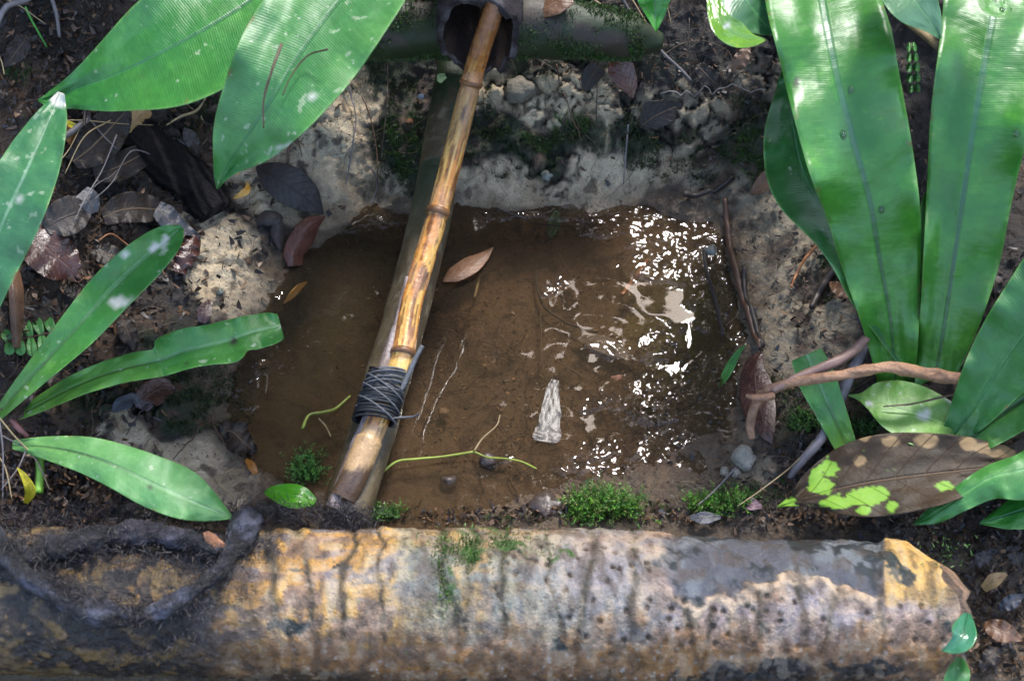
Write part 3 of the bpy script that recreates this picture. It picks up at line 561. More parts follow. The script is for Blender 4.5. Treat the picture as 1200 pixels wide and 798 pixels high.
fibre(m2, 3200, [.014, .008, .006], .008, BLK, (0, -.2, .1), 'root_hair_mat', kind='stuff')
for rp in ([(0, 650), (30, 682), (75, 712), (130, 731), (175, 728), (210, 708), (250, 682), (270, 655), (285, 628)], [(40, 660), (80, 648), (120, 636), (165, 632), (205, 637), (255, 650)], [(20, 655), (60, 692), (110, 718), (160, 722)]):
    fibre([loghit(np.array(float(x)), np.array(float(y)), .008) for x, y in rp], 2600, [.005, .006, .007], .007, BLK, (0, -.2, .1), 'root_hair_mat', kind='stuff')
m3 = [loghit(np.array(x), np.array(y), .002) for x, y in ((120, 770), (200, 765), (240, 720), (290, 690))]
fibre(m3, 1500, [.012, .006, .008], .006, BLK, (0, -.2, -.1), 'root_hair_mat', kind='stuff')
M_orange = mat_plain('orange_flake', (.42, .17, .07), .5); M_straw = mat_plain('straw', (.36, .27, .14), .6, scale=90); M_grey = mat_plain('grey_twig', (.17, .15, .15), .5, scale=90); M_brown = mat_plain('brown_root', (.10, .05, .03), .45, scale=120)
M_dk = mat_plain('black_rootlet', (.035, .025, .02), .5, scale=120); M_rust = mat_plain('rust_twig', (.30, .12, .045), .45, scale=120)
def chip(px, py, w_, h_, mat, label, cat, name, up=.003, ang=0., hit=None, seed=1, th_=.0015, lift=.0, nseg=11):
    """small irregular flake with a curled, thick body"""
    gg = np.random.RandomState(seed); c = (hit or (lambda x, y: onground([(x, y)], up)[0]))(px, py); c = np.array(c).reshape(3)
    m_ = nseg; a = np.linspace(0, 2 * math.pi, m_, endpoint=False); r = gg.uniform(.65, 1.1, m_); k = .00088
    e1 = np.array([math.cos(ang), math.sin(ang) * .7, math.sin(ang) * .6]); e2 = np.array([-math.sin(ang), math.cos(ang) * .75, math.cos(ang) * .6])
    V = [c + [0, 0, th_ * 2 + lift]]; 
    for f in (.55, 1.0):
        for j in range(m_): V.append(c + e1 * math.cos(a[j]) * w_ * k * r[j] * f + e2 * math.sin(a[j]) * h_ * k * r[j] * f + [0, -.3 * th_, th_ * (1.4 if f < 1 else gg.uniform(-.3, 1.6)) + lift * (1 - f)])
    for j in range(m_): V.append(V[1 + m_ + j] + np.array([0, .2 * th_, -th_]))
    F = [(0, 1 + j, 1 + (j + 1) % m_) for j in range(m_)] + [(1 + j, 1 + m_ + j, 1 + m_ + (j + 1) % m_, 1 + (j + 1) % m_) for j in range(m_)] + [(1 + m_ + j, 1 + 2 * m_ + j, 1 + 2 * m_ + (j + 1) % m_, 1 + m_ + (j + 1) % m_) for j in range(m_)] + [tuple(1 + 2 * m_ + j for j in range(m_))[::-1]]
    return tag(mesh(name, V, F, mat, smooth=False), label, cat)
chip(250, 640, 15, 8, M_orange, 'orange bark flake caught between the two roots on the trunk', 'bark flake', 'bark_flake', ang=-.6, hit=lambda x, y: loghit(np.array(x), np.array(y), .018), seed=3)

# ------------------------------------------------------------------ mossy log across the back and hollow pipe
M_wood = mat_col('wet_wood', rough=.5, wet_rough=.22, bump_d=.001, scale=260, spec=.5, var=.5)
bl = empty('mossy_log', at(np.array(560), np.array(30), .17), 'slim moss covered log lying across the bank behind the hollow pipe', 'log')
bx = crom(np.array([at(np.array(x), np.array(y), z) for x, y, z in ((330, 38, .200), (420, 34, .197), (560, 32, .195), (700, 38, .19), (775, 50, .175))]), 80)
V, F = tube(bx, np.interp(np.linspace(0, 1, 80), [0, .6, .85, 1], [.036, .035, .027, .010]), 28, bump=.16, sc=30, seed=5); f = fbm(V[:, 0] * 30, V[:, 1] * 40 + V[:, 2] * 50, 3, 4)
c = mixc(np.zeros((len(V), 3)) + np.array([.035, .026, .018]), (.016, .028, .009), sstep(.38, .5, f)); mesh('bark', V, F, M_moss, bl, col=c, wet=np.full(len(V), .1))
n_ = 9; k = g.randint(3, 74, n_); a = g.uniform(2.4, 5.2, n_); Pb = bx[k] + np.stack([g.uniform(-.006, .006, n_), .034 * np.cos(a - 1.2), .034 * np.sin(a - 1.2 + 3.14159)], 1) * 1.0
n_ = 32000; k = g.randint(3, 72, n_); a = g.uniform(-.3, 4.7, n_); Pb = bx[k] + np.stack([g.uniform(-.006, .006, n_), .033 * np.cos(a), .033 * np.sin(a)], 1); Pb[:, 1:] = bx[k][:, 1:] + (Pb - bx[k])[:, 1:] * np.interp(k / 79., [0, .6, .85, 1], [1.05, 1.02, .78, .3])[:, None]; pk = fbm(Pb[:, 0] * 25, a * 1.5, 8, 3) > .38; Pb = Pb[pk]; a = a[pk]; n_ = len(Pb)
V, F = blades(Pb, np.stack([g.normal(0, .5, n_), np.cos(a) + g.normal(0, .5, n_), np.sin(a) + g.normal(0, .5, n_)], 1), g.uniform(.003, .006, n_), .0005, .4)
mesh('moss_cover', V, F, M_moss, bl, col=np.repeat(pal(n_, [(.03, .075, .012), (.045, .11, .014), (.02, .05, .01), (.05, .05, .02)]), 5, 0), wet=np.full(len(V), .3))

M_pipe = mat_col('sodden_bark', rough=.85, wet_rough=.6, bump_d=.003, scale=260, spec=.2, var=.6)
# hollow pipe: a dark hollow culm with a thick, notched rim
mc = at(np.array(561.), np.array(45.), .262); axis_d = np.array([.03, .93, .36]); axis_d /= np.linalg.norm(axis_d); e1 = np.array([1., -.02, 0]); e1 -= axis_d * (e1 @ axis_d); e1 /= np.linalg.norm(e1); e2 = np.cross(e1, axis_d); e2 = e2 * (1 if e2[2] > 0 else -1)
ns, na = 30, 64; aa = np.linspace(0, 2 * math.pi, na, endpoint=False)
def pipe_surf(r0, s0, s1, inner):
    V = []
    for i in range(ns):
        s = s0 + (s1 - s0) * i / (ns - 1); front = math.exp(-i / 5.)
        da = np.abs((aa - math.pi * .42 + math.pi) % (2 * math.pi) - math.pi)      # notch in the upper rim
        r = r0 * (1 + .13 * (vnoise(np.cos(aa) * 2 + 5, np.sin(aa) * 2 + s * 30, 3) - .5) + (0 if inner else .05) * (vnoise(aa * 9, aa * 0 + s * 160, 8) - .5) - (.40 if inner else .12) * np.exp(-(da / .34)**2) * front)
        r = r * (1 - .10 * np.clip(np.abs(np.cos(aa)), 0, 1)**2 * (np.sin(aa) < 0) * (-np.sin(aa)).clip(0, 1))
        sh = .022 * np.sin(aa) * front + front * .011 * (vnoise(aa * 4.5, aa * 0 + 3, 6) - .5) + front * .006 * (vnoise(aa * 13, aa * 0 + 3, 7) - .5)
        for j in range(na): V.append(mc + axis_d * (s + sh[j]) + e1 * math.cos(aa[j]) * r[j] + e2 * math.sin(aa[j]) * r[j] * 1.0)
    ii = np.arange(ns * na).reshape(ns, na); ir_ = np.roll(ii, -1, 1); F = np.stack([ii[:-1], ir_[:-1], ir_[1:], ii[1:]], -1).reshape(-1, 4); return np.array(V), F
Vo, Fo = pipe_surf(.0440, 0, .22, False); Vi, Fi = pipe_surf(.0372, .001, .215, True)
pp = empty('hollow_pipe', mc, 'dark hollow pipe with a notched rim jutting from the bank above the bamboo', 'pipe')
f = fbm(Vo[:, 0] * 60, Vo[:, 1] * 40 + Vo[:, 2] * 60, 4, 5); c = mixc(np.zeros((len(Vo), 3)) + np.array([.028, .023, .024]), (.075, .066, .07), sstep(.5, .68, f)); mo = np.arange(na); rimF = np.stack([mo, mo + len(Vo), np.roll(mo, -1) + len(Vo), np.roll(mo, -1)], -1)
f = fbm(Vi[:, 0] * 90, Vi[:, 1] * 30 + Vi[:, 2] * 90, 4, 5); ci = mixc(np.zeros((len(Vi), 3)) + np.array([.03, .02, .016]), (.10, .06, .04), sstep(.52, .7, f))
mesh('outer_wall', np.concatenate([Vo, Vi[:na]]), np.concatenate([Fo, rimF]), M_pipe, pp, col=np.concatenate([c, c[:na] * 1.3]), wet=np.full(len(Vo) + na, .0))
Vi2 = np.concatenate([Vi, [mc + axis_d * .22]]); Fi2 = [tuple(x) for x in Fi.tolist()] + [((ns - 1) * na + j, (ns - 1) * na + (j + 1) % na, len(Vi)) for j in range(na)]
mesh('inner_wall', Vi2, Fi2, M_wood, pp, col=np.concatenate([ci, ci[:1]]), wet=np.full(len(Vi2), .6))

# ------------------------------------------------------------------ support pole, bamboo, thin stick, lashing
PP = crom(np.array([at(np.array(x), np.array(y), z) for x, y, z in ((534, 78, .118), (522, 150, .098), (501, 270, .072), (458, 430, .045), (405, 606, .014))]), 120)
V, F = tube(PP, np.linspace(.0220, .0250, 120), 32, bump=.07, sc=25, seed=2); f = fbm(V[:, 0] * 60, V[:, 1] * 30, 4, 5); f_ = fbm(V[:, 0] * 250, V[:, 1] * 250, 6, 3)
c = mixc(np.zeros((len(V), 3)) + np.array([.060, .042, .020]), (.11, .08, .04), sstep(.45, .65, f)); c = mixc(c, (.18, .15, .1), sstep(.66, .74, f_) * .6); c = mixc(c, (.02, .03, .012), sstep(.06, .16, V[:, 1]) * sstep(.4, .6, f))
tag(mesh('support_pole', V, F, M_wood, col=c, wet=np.full(len(V), .35)), 'thick mud brown pole sloping under the bamboo from the bank to the trunk', 'pole')
chip(522, 118, 7, 8, mat_plain('lichen', (.34, .42, .18), .8, scale=500), 'pale green lichen rosette on the upper part of the mud brown pole', 'lichen', 'lichen_patch', hit=lambda x, y: PP[8] + np.array([-.013, -.014, .0185]), seed=6, th_=.0008, nseg=15)
bp = np.array([at(np.array(x), np.array(y), z) for x, y, z in ((582, 0, .300), (573, 28, .277), (563, 58, .250), (552, 97, .213), (535, 165, .170), (513, 250, .128), (496, 308, .108), (481, 360, .093), (470, 425, .080), (448, 478, .066), (430, 522, .055), (414, 560, .045), (402, 584, .036))])
BP = crom(bp, 220); rr = np.linspace(.0108, .0128, 220); s = np.linspace(0, 1, 220)
by = proj(BP)[1]
for yy in (97, 250, 415): rr = rr * (1 + .13 * np.exp(-((by - yy) / 3.0)**2) - .06 * np.exp(-((by - yy - 6) / 3.)**2))
rr = rr * np.where(by > 515, 1.12, 1)
V, F = tube(BP, rr, 36, bump=.03, sc=20, seed=4); vpx, vpy = proj(V); ang = np.tile(np.linspace(0, 2 * math.pi, 36, endpoint=False), 220)
st = fbm(ang * 5, np.repeat(s, 36) * 9, 3, 4); st2 = fbm(ang * 9, np.repeat(s, 36) * 40, 5, 4); st3 = fbm(np.repeat(s, 36) * 30, ang * .8, 9, 3)
c = mixc(np.zeros((len(V), 3)) + np.array([.50, .19, .035]), (.62, .36, .10), sstep(.45, .6, st)); c = mixc(c, (.12, .04, .014), sstep(.5, .62, st2) * .9); c = mixc(c, (.55, .28, .15), sstep(.5, .62, st3) * .45)
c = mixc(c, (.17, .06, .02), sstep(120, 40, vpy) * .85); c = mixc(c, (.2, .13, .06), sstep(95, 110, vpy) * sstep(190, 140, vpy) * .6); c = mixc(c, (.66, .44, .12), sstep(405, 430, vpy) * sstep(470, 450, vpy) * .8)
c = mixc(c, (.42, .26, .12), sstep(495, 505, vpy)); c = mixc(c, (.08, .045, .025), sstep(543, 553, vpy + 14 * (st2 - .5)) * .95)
for yy in (97, 250, 415): c = mixc(c, (.12, .05, .02), np.exp(-((vpy - yy - 3) / 2.2)**2) * .8)
c = mixc(c, (.05, .03, .02), sstep(.60, .66, st) * sstep(.5, .6, st3) * .7)
M_bam = mat_col('wet_bamboo', rough=.34, wet_rough=.2, bump_d=.0009, scale=240, spec=.5, var=.45, coat=.06)
bam = empty('bamboo_spout', BP[-1], 'shiny orange brown bamboo cane running from the hollow pipe down to the trunk', 'bamboo pole')
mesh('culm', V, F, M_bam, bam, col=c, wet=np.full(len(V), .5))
for yy, nm in ((97, 1), (250, 2), (415, 3)):
    k = int(np.argmin(abs(by - yy))); V, F = tube(BP[k - 1:k + 2], np.array([rr[k] * .98, rr[k] * 1.06, rr[k] * .98]), 30); mesh('node_ring', V, F, mat_plain('node_brown', (.2, .09, .035), .4), bam)
GS = crom(np.array([at(np.array(x), np.array(y), z) for x, y, z in ((478, 325, .106), (464, 385, .088), (446, 440, .078), (436, 480, .068), (420, 520, .055), (400, 572, .042), (390, 596, .034))]), 90)
V, F = tube(GS, np.concatenate([np.linspace(.003, .0062, 30), np.linspace(.0062, .0085, 60)]), 16, bump=.12, sc=40, seed=9); f = fbm(V[:, 0] * 200, V[:, 1] * 30, 4, 4)
tag(mesh('thin_stick', V, F, M_wood, col=mixc(np.zeros((len(V), 3)) + np.array([.15, .105, .085]), (.30, .24, .22), sstep(.45, .6, f)), wet=np.full(len(V), .3)), 'thin grey stick lashed along the left side of the bamboo', 'stick')
lash = empty('twine_lashing', at(np.array(447.), np.array(465.), .07), 'black and grey twine wound round the bamboo and the grey stick', 'twine')
M_tb = mat_plain('black_twine', (.012, .013, .016), .5, scale=700, bd=.0008); M_tg = mat_plain('grey_twine', (.12, .12, .125), .6, scale=700, bd=.0008)
la, lb = at(np.array(456.), np.array(436.), .078), at(np.array(438.), np.array(494.), .066); ld = (lb - la) / np.linalg.norm(lb - la); lx = np.cross(ld, [0, 0, 1]); lx /= np.linalg.norm(lx); lz = np.cross(lx, ld)
def coil(t0, t1, turns, rad_, tilt, r, mat, ph, nm='twine_coil'):
    k = int(turns * 26); t = np.linspace(0, 1, k); a = t * turns * 6.283 + ph; gg = fbm(t * turns * 1.5, t * 0 + ph, 6, 2) - .5
    P = la + (lb - la) * (t0 + (t1 - t0) * t)[:, None] + ld * (tilt * np.cos(a) + gg * .006)[:, None] + lx * (np.cos(a) * rad_ * 1.03)[:, None] + lz * (np.sin(a) * rad_ * .80)[:, None]
    V, F = tube(P, r, 6); return mesh(nm, V, F, mat, lash)
coil(.42, 1.0, 13, .0200, .002, .0013, M_tb, 0); coil(.46, .98, 11, .0214, .003, .0012, M_tb, 2.); coil(.0, .55, 10, .0185, .004, .0013, M_tg, 1.); coil(.05, .6, 7, .0198, -.005, .0012, M_tb, 3.); coil(.0, .72, 6, .0208, .007, .0011, M_tg, 4.); coil(.3, .95, 3, .0222, -.008, .0010, M_tg, .6)
V, F = tube(np.array([at(np.array(x), np.array(y), z) for x, y, z in ((470, 458, .094), (478, 440, .10), (486, 422, .108), (495, 405, .115))]), [.0022, .0028, .0027, .0022], 8, n=20, bump=.2, sc=80); mesh('loose_end', V, F, M_tg, lash)
V, F = tube(np.array([at(np.array(x), np.array(y), z) for x, y, z in ((458, 490, .075), (472, 489, .07), (484, 488, .072), (492, 484, .078))]), [.0012, .0012, .001, .0007], 6, n=20); mesh('loose_end', V, F, M_tg, lash)

# ------------------------------------------------------------------ ferns
G1 = mat_green('fern_blade', c1=(.038, .23, .04), c2=(.07, .31, .035), rough=.44, spots=.05, stripe=.6, rib=(.02, .10, .05), tip_rib=(.05, .2, .08), rib_w=.018)
G2 = mat_green('speckled_fern_blade', c1=(.05, .24, .055), c2=(.09, .32, .055), rough=.48, spots=1.1, stripe=.7, rib=(.03, .13, .05), tip_rib=(.04, .17, .06), rib_w=.02)
G3 = mat_green('narrow_fern_blade', c1=(.05, .25, .04), c2=(.09, .33, .045), rough=.44, spots=.45, stripe=.4, rib=(.012, .04, .02), tip_rib=(.16, .36, .15), rib_w=.06, yellow=.6)
G4 = mat_green('broad_fern_blade', c1=(.034, .22, .022), c2=(.075, .33, .022), rough=.42, spots=.0, stripe=.25, rib=(.008, .045, .03), tip_rib=(.05, .18, .09), rib_w=.035, yellow=.15)
G5 = mat_green('pale_fern_blade', c1=(.10, .33, .08), c2=(.14, .38, .11), rough=.6, spots=.2, stripe=.3, rib=(.012, .04, .02), tip_rib=(.25, .45, .2), rib_w=.045, yellow=.3)
f1_ = empty('birds_nest_fern', at(np.array(470.), np.array(-160.), .33), 'broad leaved fern hanging into the top left corner over the leaf litter', 'fern')
leaf('frond', [(470, -150, 10, 12, .33), (400, -80, 34, 44, .355), (330, -25, 62, 66, .365), (262, 22, 72, 76, .36), (190, 62, 68, 66, .345), (130, 90, 44, 40, .32), (85, 106, 24, 17, .29), (58, 115, 12, 7, .272), (44, 118, .5, .5, .265)], G1, f1_, n=60, nv=17, fold=.2, wave=.003, wf=3, seed=2, brown=[(170, 90, 5, 2.5)], white=[(0, 0, 1, 1)])
leaf('frond', [(560, -190, 12, 12, .40), (500, -110, 30, 40, .43), (440, -45, 55, 62, .44), (395, 5, 66, 72, .44), (354, 60, 68, 72, .43), (320, 115, 56, 62, .41), (286, 165, 38, 42, .375), (264, 200, 11, 16, .34), (254, 222, .5, .5, .32)], G2, f1_, n=60, nv=17, fold=.12, wave=.004, wf=3.4, seed=3, white=[(350, 172, 26, 5, .8), (330, 180, 10, 5, .7), (366, 112, 3, 12, .7)])
leaf('frond', [(440, -40, 8, 8, .27), (425, 20, 20, 16, .265), (412, 55, 12, 10, .255), (406, 72, .5, .5, .245)], G1, f1_, n=20, nv=9)
tag(leaf('small_leaf', [(275, -10, 5, 5, .34), (280, 8, 8, 7, .34), (283, 22, .5, .5, .335)], G5, n=12, nv=7), 'small pale green leaf tip between the two broad fronds at top left', 'leaf')
def deb(pts, r, label, z0, mat):   # dead stalk stuck to a frond
    P = crom(np.array([at(np.array(x), np.array(y), z) for x, y, z in pts]), 26); V, F = tube(P, np.linspace(r, r * .5, 26), 6, bump=.4, sc=90); return tag(mesh('dead_stalk', V, F, mat), label, 'dead stalk')
deb([(330, 52, .442), (318, 85, .436), (309, 118, .420), (309, 150, .402)], .0014, 'dark dead stalk stuck along the speckled broad frond', 0, M_brown)
deb([(384, 58, .452), (360, 66, .438), (342, 88, .43), (331, 112, .42)], .0011, 'thin branching dead stalk on the right half of the speckled frond', 0, M_brown)

f2_ = empty('strap_fern', at(np.array(-5.), np.array(497.), .085), 'fern with four narrow pale ribbed fronds spreading from the left edge', 'fern')
leaf('frond', [(-70, 470, 10, 10, .10), (-45, 400, 24, 24, .16), (-20, 320, 34, 36, .22), (8, 250, 38, 42, .26), (36, 190, 32, 36, .285), (58, 140, 18, 22, .295), (70, 108, 2, 6, .30)], mat_green('scarred_fern_blade', c1=(.045, .22, .07), c2=(.07, .28, .08), rough=.5, spots=1.4, stripe=.3, rib=(.14, .34, .14), tip_rib=(.3, .5, .3), rib_w=.03), f2_, n=50, nv=13, fold=.15, wave=.003, wf=4, seed=5, white=[(71, 112, 14, 16, 1.3), (22, 235, 5, 10, .7), (50, 165, 4, 5, .6)])
leaf('frond', [(-8, 492, 5, 6, .095), (18, 462, 10, 12, .115), (50, 428, 16, 18, .135), (90, 384, 22, 26, .158), (130, 340, 26, 28, .178), (170, 302, 24, 26, .19), (200, 278, 17, 17, .195), (213, 266, 3, 4, .196)], G3, f2_, n=50, nv=13, fold=.25, wave=.002, wf=4, seed=7, white=[(138, 354, 16, 7), (147, 297, 3, 9, .8), (195, 283, 8, 14, .62), (180, 290, 6, 8, .6)])
leaf('frond', [(14, 492, 4, 3, .09), (50, 472, 10, 10, .10), (90, 452, 14, 13, .112), (130, 437, 16, 15, .122), (160, 429, 16, 17, .128), (182, 424, 15, 19, .131), (192, 421, 26, 20, .133), (215, 412, 27, 22, .137), (240, 406, 25, 22, .14), (270, 398, 24, 27, .14), (284, 393, 22, 20, .14), (300, 388, 20, 22, .138), (318, 384, 18, 20, .134), (329, 381, 14, 16, .131)], G3, f2_, n=70, nv=13, fold=.22, wave=.003, wf=5, seed=9, ragged=.08, brown=[(274, 401, 5, 6), (220, 424, 3, 3)], white=[(330, 372, 4, 4, .7)])
leaf('frond', [(14, 522, 6, 4, .085), (55, 524, 13, 15, .10), (100, 533, 22, 22, .115), (140, 548, 28, 26, .12), (180, 568, 34, 28, .118), (215, 584, 34, 25, .112), (245, 596, 20, 16, .104), (273, 607, 1, 1, .096)], G5, f2_, n=56, nv=13, fold=-.12, wave=.003, wf=4, seed=11, brown=[(176, 572, 2, 2)])
V, F = tube(at(np.array([0., 20., 32.]), np.array([478., 500., 512.]), np.array([.095, .09, .08])), [.003, .003, .0022], 8, n=14, bump=.2); mesh('stalk', V, F, mat_plain('pink_stalk', (.3, .12, .10), .5), f2_)

f3_ = empty('birds_nest_fern', at(np.array(1095.), np.array(470.), .07), 'tall glossy fern rising in broad upright fronds on the right bank', 'fern')
leaf('frond', [(1085, 455, 10, 10, .06), (1040, 340, 44, 40, .15), (985, 275, 30, 44, .20), (945, 215, 42, 50, .235), (930, 160, 36, 44, .255), (925, 110, 18, 30, .27), (922, 80, 6, 6, .28)], mat_green('shaded_fern_blade', c1=(.025, .15, .03), c2=(.04, .2, .03), rough=.4, spots=.05, stripe=.5, rib_w=.02, rib=(.03, .15, .04), tip_rib=(.04, .18, .05)), f3_, n=50, nv=13, fold=.2, wave=.006, wf=3.3, seed=13)
leaf('frond', [(1050, 470, 18, 16, .05), (1048, 425, 25, 26, .09), (1042, 365, 36, 36, .145), (1030, 300, 46, 50, .20), (1020, 240, 54, 58, .25), (1004, 180, 60, 66, .295), (985, 110, 60, 72, .33), (972, 50, 62, 74, .35), (962, -10, 66, 66, .355), (955, -80, 60, 56, .345), (955, -150, 30, 30, .32)], G4, f3_, n=70, nv=19, fold=.10, wave=.008, wf=3.5, seed=15, brown=[(933, 97, 4, 4, .8)])
leaf('frond', [(1086, 478, 14, 12, .05), (1098, 430, 26, 26, .09), (1108, 370, 30, 42, .14), (1118, 300, 36, 54, .195), (1130, 220, 44, 58, .25), (1142, 140, 52, 66, .30), (1156, 60, 56, 72, .335), (1166, 0, 60, 66, .35), (1170, -80, 58, 56, .345), (1170, -150, 30, 30, .33)], G4, f3_, n=70, nv=19, fold=.12, wave=.008, wf=3, seed=17, white=[(1102, 384, 3.5, 2.5), (0, 0, 1, 1)])
leaf('frond', [(1078, 470, 10, 6, .05), (1076, 400, 8, 7, .10), (1078, 320, 8, 7, .16), (1082, 250, 5, 6, .2), (1085, 225, 1, 1, .22)], G4, f3_, n=26, nv=7, fold=.4, seed=18)
leaf('frond', [(1105, 525, 8, 10, .06), (1140, 480, 28, 26, .10), (1175, 425, 42, 44, .15), (1215, 370, 50, 56, .20), (1260, 310, 50, 50, .24), (1300, 270, 20, 20, .26)], mat_green('side_fern_blade', c1=(.035, .20, .04), c2=(.06, .27, .04), rough=.48, stripe=.6, rib=(.04, .2, .05), tip_rib=(.1, .32, .1), rib_w=.025), f3_, n=44, nv=13, fold=.15, wave=.004, seed=19)
leaf('frond', [(1110, 540, 8, 8, .06), (1140, 512, 18, 22, .085), (1180, 482, 28, 30, .11), (1230, 450, 30, 30, .14), (1280, 430, 20, 20, .15)], mat_green('aged_fern_blade', c1=(.06, .22, .04), c2=(.09, .28, .05), rough=.45, spots=.5, stripe=.4, rib=(.01, .03, .015), tip_rib=(.01, .03, .015), rib_w=.05), f3_, n=36, nv=11, fold=.2, wave=.003, seed=21)
leaf('frond', [(1290, 520, 10, 10, .12), (1240, 535, 28, 28, .125), (1200, 550, 36, 20, .12), (1160, 560, 26, 15, .11), (1125, 582, 18, 13, .095), (1095, 602, 12, 10, .08), (1070, 614, 1, 1, .07)], mat_green('curled_fern_blade', c1=(.05, .25, .04), c2=(.08, .31, .05), rough=.48, stripe=.4, rib=(.1, .35, .1), tip_rib=(.15, .4, .1), rib_w=.04), f3_, n=40, nv=11, fold=-.35, wave=.003, seed=23)
leaf('frond', [(1280, 560, 8, 8, .07), (1220, 590, 24, 26, .075), (1180, 603, 18, 14, .07), (1148, 613, 1, 1, .062)], G4, f3_, n=26, nv=9, fold=-.1, seed=25)
nf = empty('strap_fern', at(np.array(985.), np.array(530.), .045), 'single narrow frond with a dark midrib beneath the brown vine on the right', 'fern')
leaf('frond', [(992, 525, 13, 13, .05), (982, 500, 17, 16, .065), (970, 472, 20, 19, .08), (958, 445, 23, 22, .092), (945, 415, 20, 20, .10)], G3, nf, n=26, nv=9, fold=.2, seed=27, brown=[(958, 462, 3, 3)])

M_yg = mat_green('ageing_leaf', c1=(.16, .36, .05), c2=(.26, .46, .10), rough=.5, spots=.1, stripe=.1, rib=(.28, .5, .12), tip_rib=(.28, .5, .12), rib_w=.025)
tag(leaf('fallen_leaf', [(1146, 520, 6, 8, .058), (1115, 500, 26, 24, .075), (1078, 487, 36, 34, .085), (1045, 478, 26, 34, .085), (1022, 470, 12, 24, .08), (1008, 466, 4, 6, .078), (994, 463, .5, .5, .075)], M_yg, n=34, nv=11, fold=.15, wave=.002, seed=3, white=[(1083, 488, 9, 10), (1112, 468, 10, 7, .8), (1018, 473, 6, 5, .8)], brown=[(1131, 455, 5, 3, .6)]), 'yellow green leaf with a drip tip lying under the brown vine', 'leaf')
deb([(1135, 458, .10), (1105, 465, .098), (1070, 473, .094), (1035, 476, .09)], .0015, 'thin brown stalk lying across the yellow green leaf', 0, M_brown)

# decaying leaf with green patches
m, n, b, N, L = nt('decaying_leaf'); uvn = N('UVMap', uv_map='UVMap').outputs[0]; sp = N('SeparateXYZ'); L(uvn, sp.inputs[0]); uu_, vv_ = sp.outputs[0], sp.outputs[1]; av = math_n(N, L, 'ABSOLUTE', vv_); co = N('TexCoord').outputs['Object']
f1n = noise(N, L, co, 30, 4, .6); c0 = mix(N, L, ramp(N, L, f1n, [(.35, (0, 0, 0)), (.65, (1, 1, 1))]), (.013, .009, .004), (.030, .016, .006))
at_ = N('VertexColor', layer_name='Col'); sc_ = N('SeparateColor'); L(at_.outputs[0], sc_.inputs[0])
w_ = math_n(N, L, 'SUBTRACT', uu_, math_n(N, L, 'MULTIPLY', av, .045)); sv = ramp(N, L, math_n(N, L, 'ABSOLUTE', math_n(N, L, 'SINE', math_n(N, L, 'MULTIPLY', w_, 108.))), [(0, (1, 1, 1)), (.04, (1, 1, 1)), (.11, (0, 0, 0)), (1, (0, 0, 0))])
rb = ramp(N, L, av, [(0, (1, 1, 1)), (.02, (1, 1, 1)), (.05, (0, 0, 0)), (1, (0, 0, 0))]); vm = math_n(N, L, 'MAXIMUM', sv, rb)
c0 = mix(N, L, sc_.outputs[2], c0, (.20, .13, .06)); c0 = mix(N, L, math_n(N, L, 'MULTIPLY', vm, .6), c0, (.08, .045, .022)); c0 = mix(N, L, sc_.outputs[1], c0, (.14, .27, .025)); L(c0, b.inputs['Base Color']); b.inputs['Roughness'].default_value = .55; b.inputs['Specular IOR Level'].default_value = .25
L(bump(N, L, math_n(N, L, 'SUBTRACT', math_n(N, L, 'MULTIPLY', noise(N, L, co, 200), .6), vm), .0012), b.inputs['Normal'])
tag(leaf('decaying_leaf', [(1215, 535, 30, 14, .085), (1185, 545, 24, 20, .09), (1140, 550, 38, 28, .092), (1095, 555, 48, 38, .090), (1040, 562, 54, 42, .083), (995, 570, 48, 36, .074), (955, 580, 30, 17, .064), (930, 588, 10, 5, .056), (911, 594, .5, .5, .05)][::-1], m, n=150, nv=51, fold=.2, wave=.002, seed=4), 'large dark decaying leaf with bright green patches beside the trunk end', 'leaf')
o = COL.objects[-1]; me = o.data; cc = np.empty(len(me.vertices) * 4, np.float32); me.attributes['Col'].data.foreach_get('color', cc); cc = cc.reshape(-1, 4); co_ = np.empty(len(me.vertices) * 3, np.float32); me.vertices.foreach_get('co', co_); wp = co_.reshape(-1, 3) + np.array(o.location)
qx, qy = proj(wp); nz = fbm(qx / 11, qy / 11, 5, 4) - .5
cc[:, 1] = sstep(.40, .56, blobs(qx, qy, [(972, 546, 13, 9), (955, 560, 12, 12, 1), (962, 572, 15, 8), (1000, 585, 26, 10), (1025, 580, 22, 10), (975, 590, 26, 7), (1045, 592, 8, 10, .9), (1105, 568, 9, 8), (918, 592, 20, 9), (1010, 598, 10, 7)]) + nz * 1.1 + (fbm(qx / 3.5, qy / 3.5, 8, 3) - .5) * .4)
cc[:, 2] = sstep(.42, .6, blobs(qx, qy, [(1013, 512, 10, 7), (1045, 517, 13, 8), (1085, 516, 17, 10), (1135, 520, 12, 10), (1160, 525, 24, 8), (1008, 540, 9, 8), (1175, 530, 20, 8)]) + nz * .5)
me.attributes['Col'].data.foreach_set('color', cc.ravel())

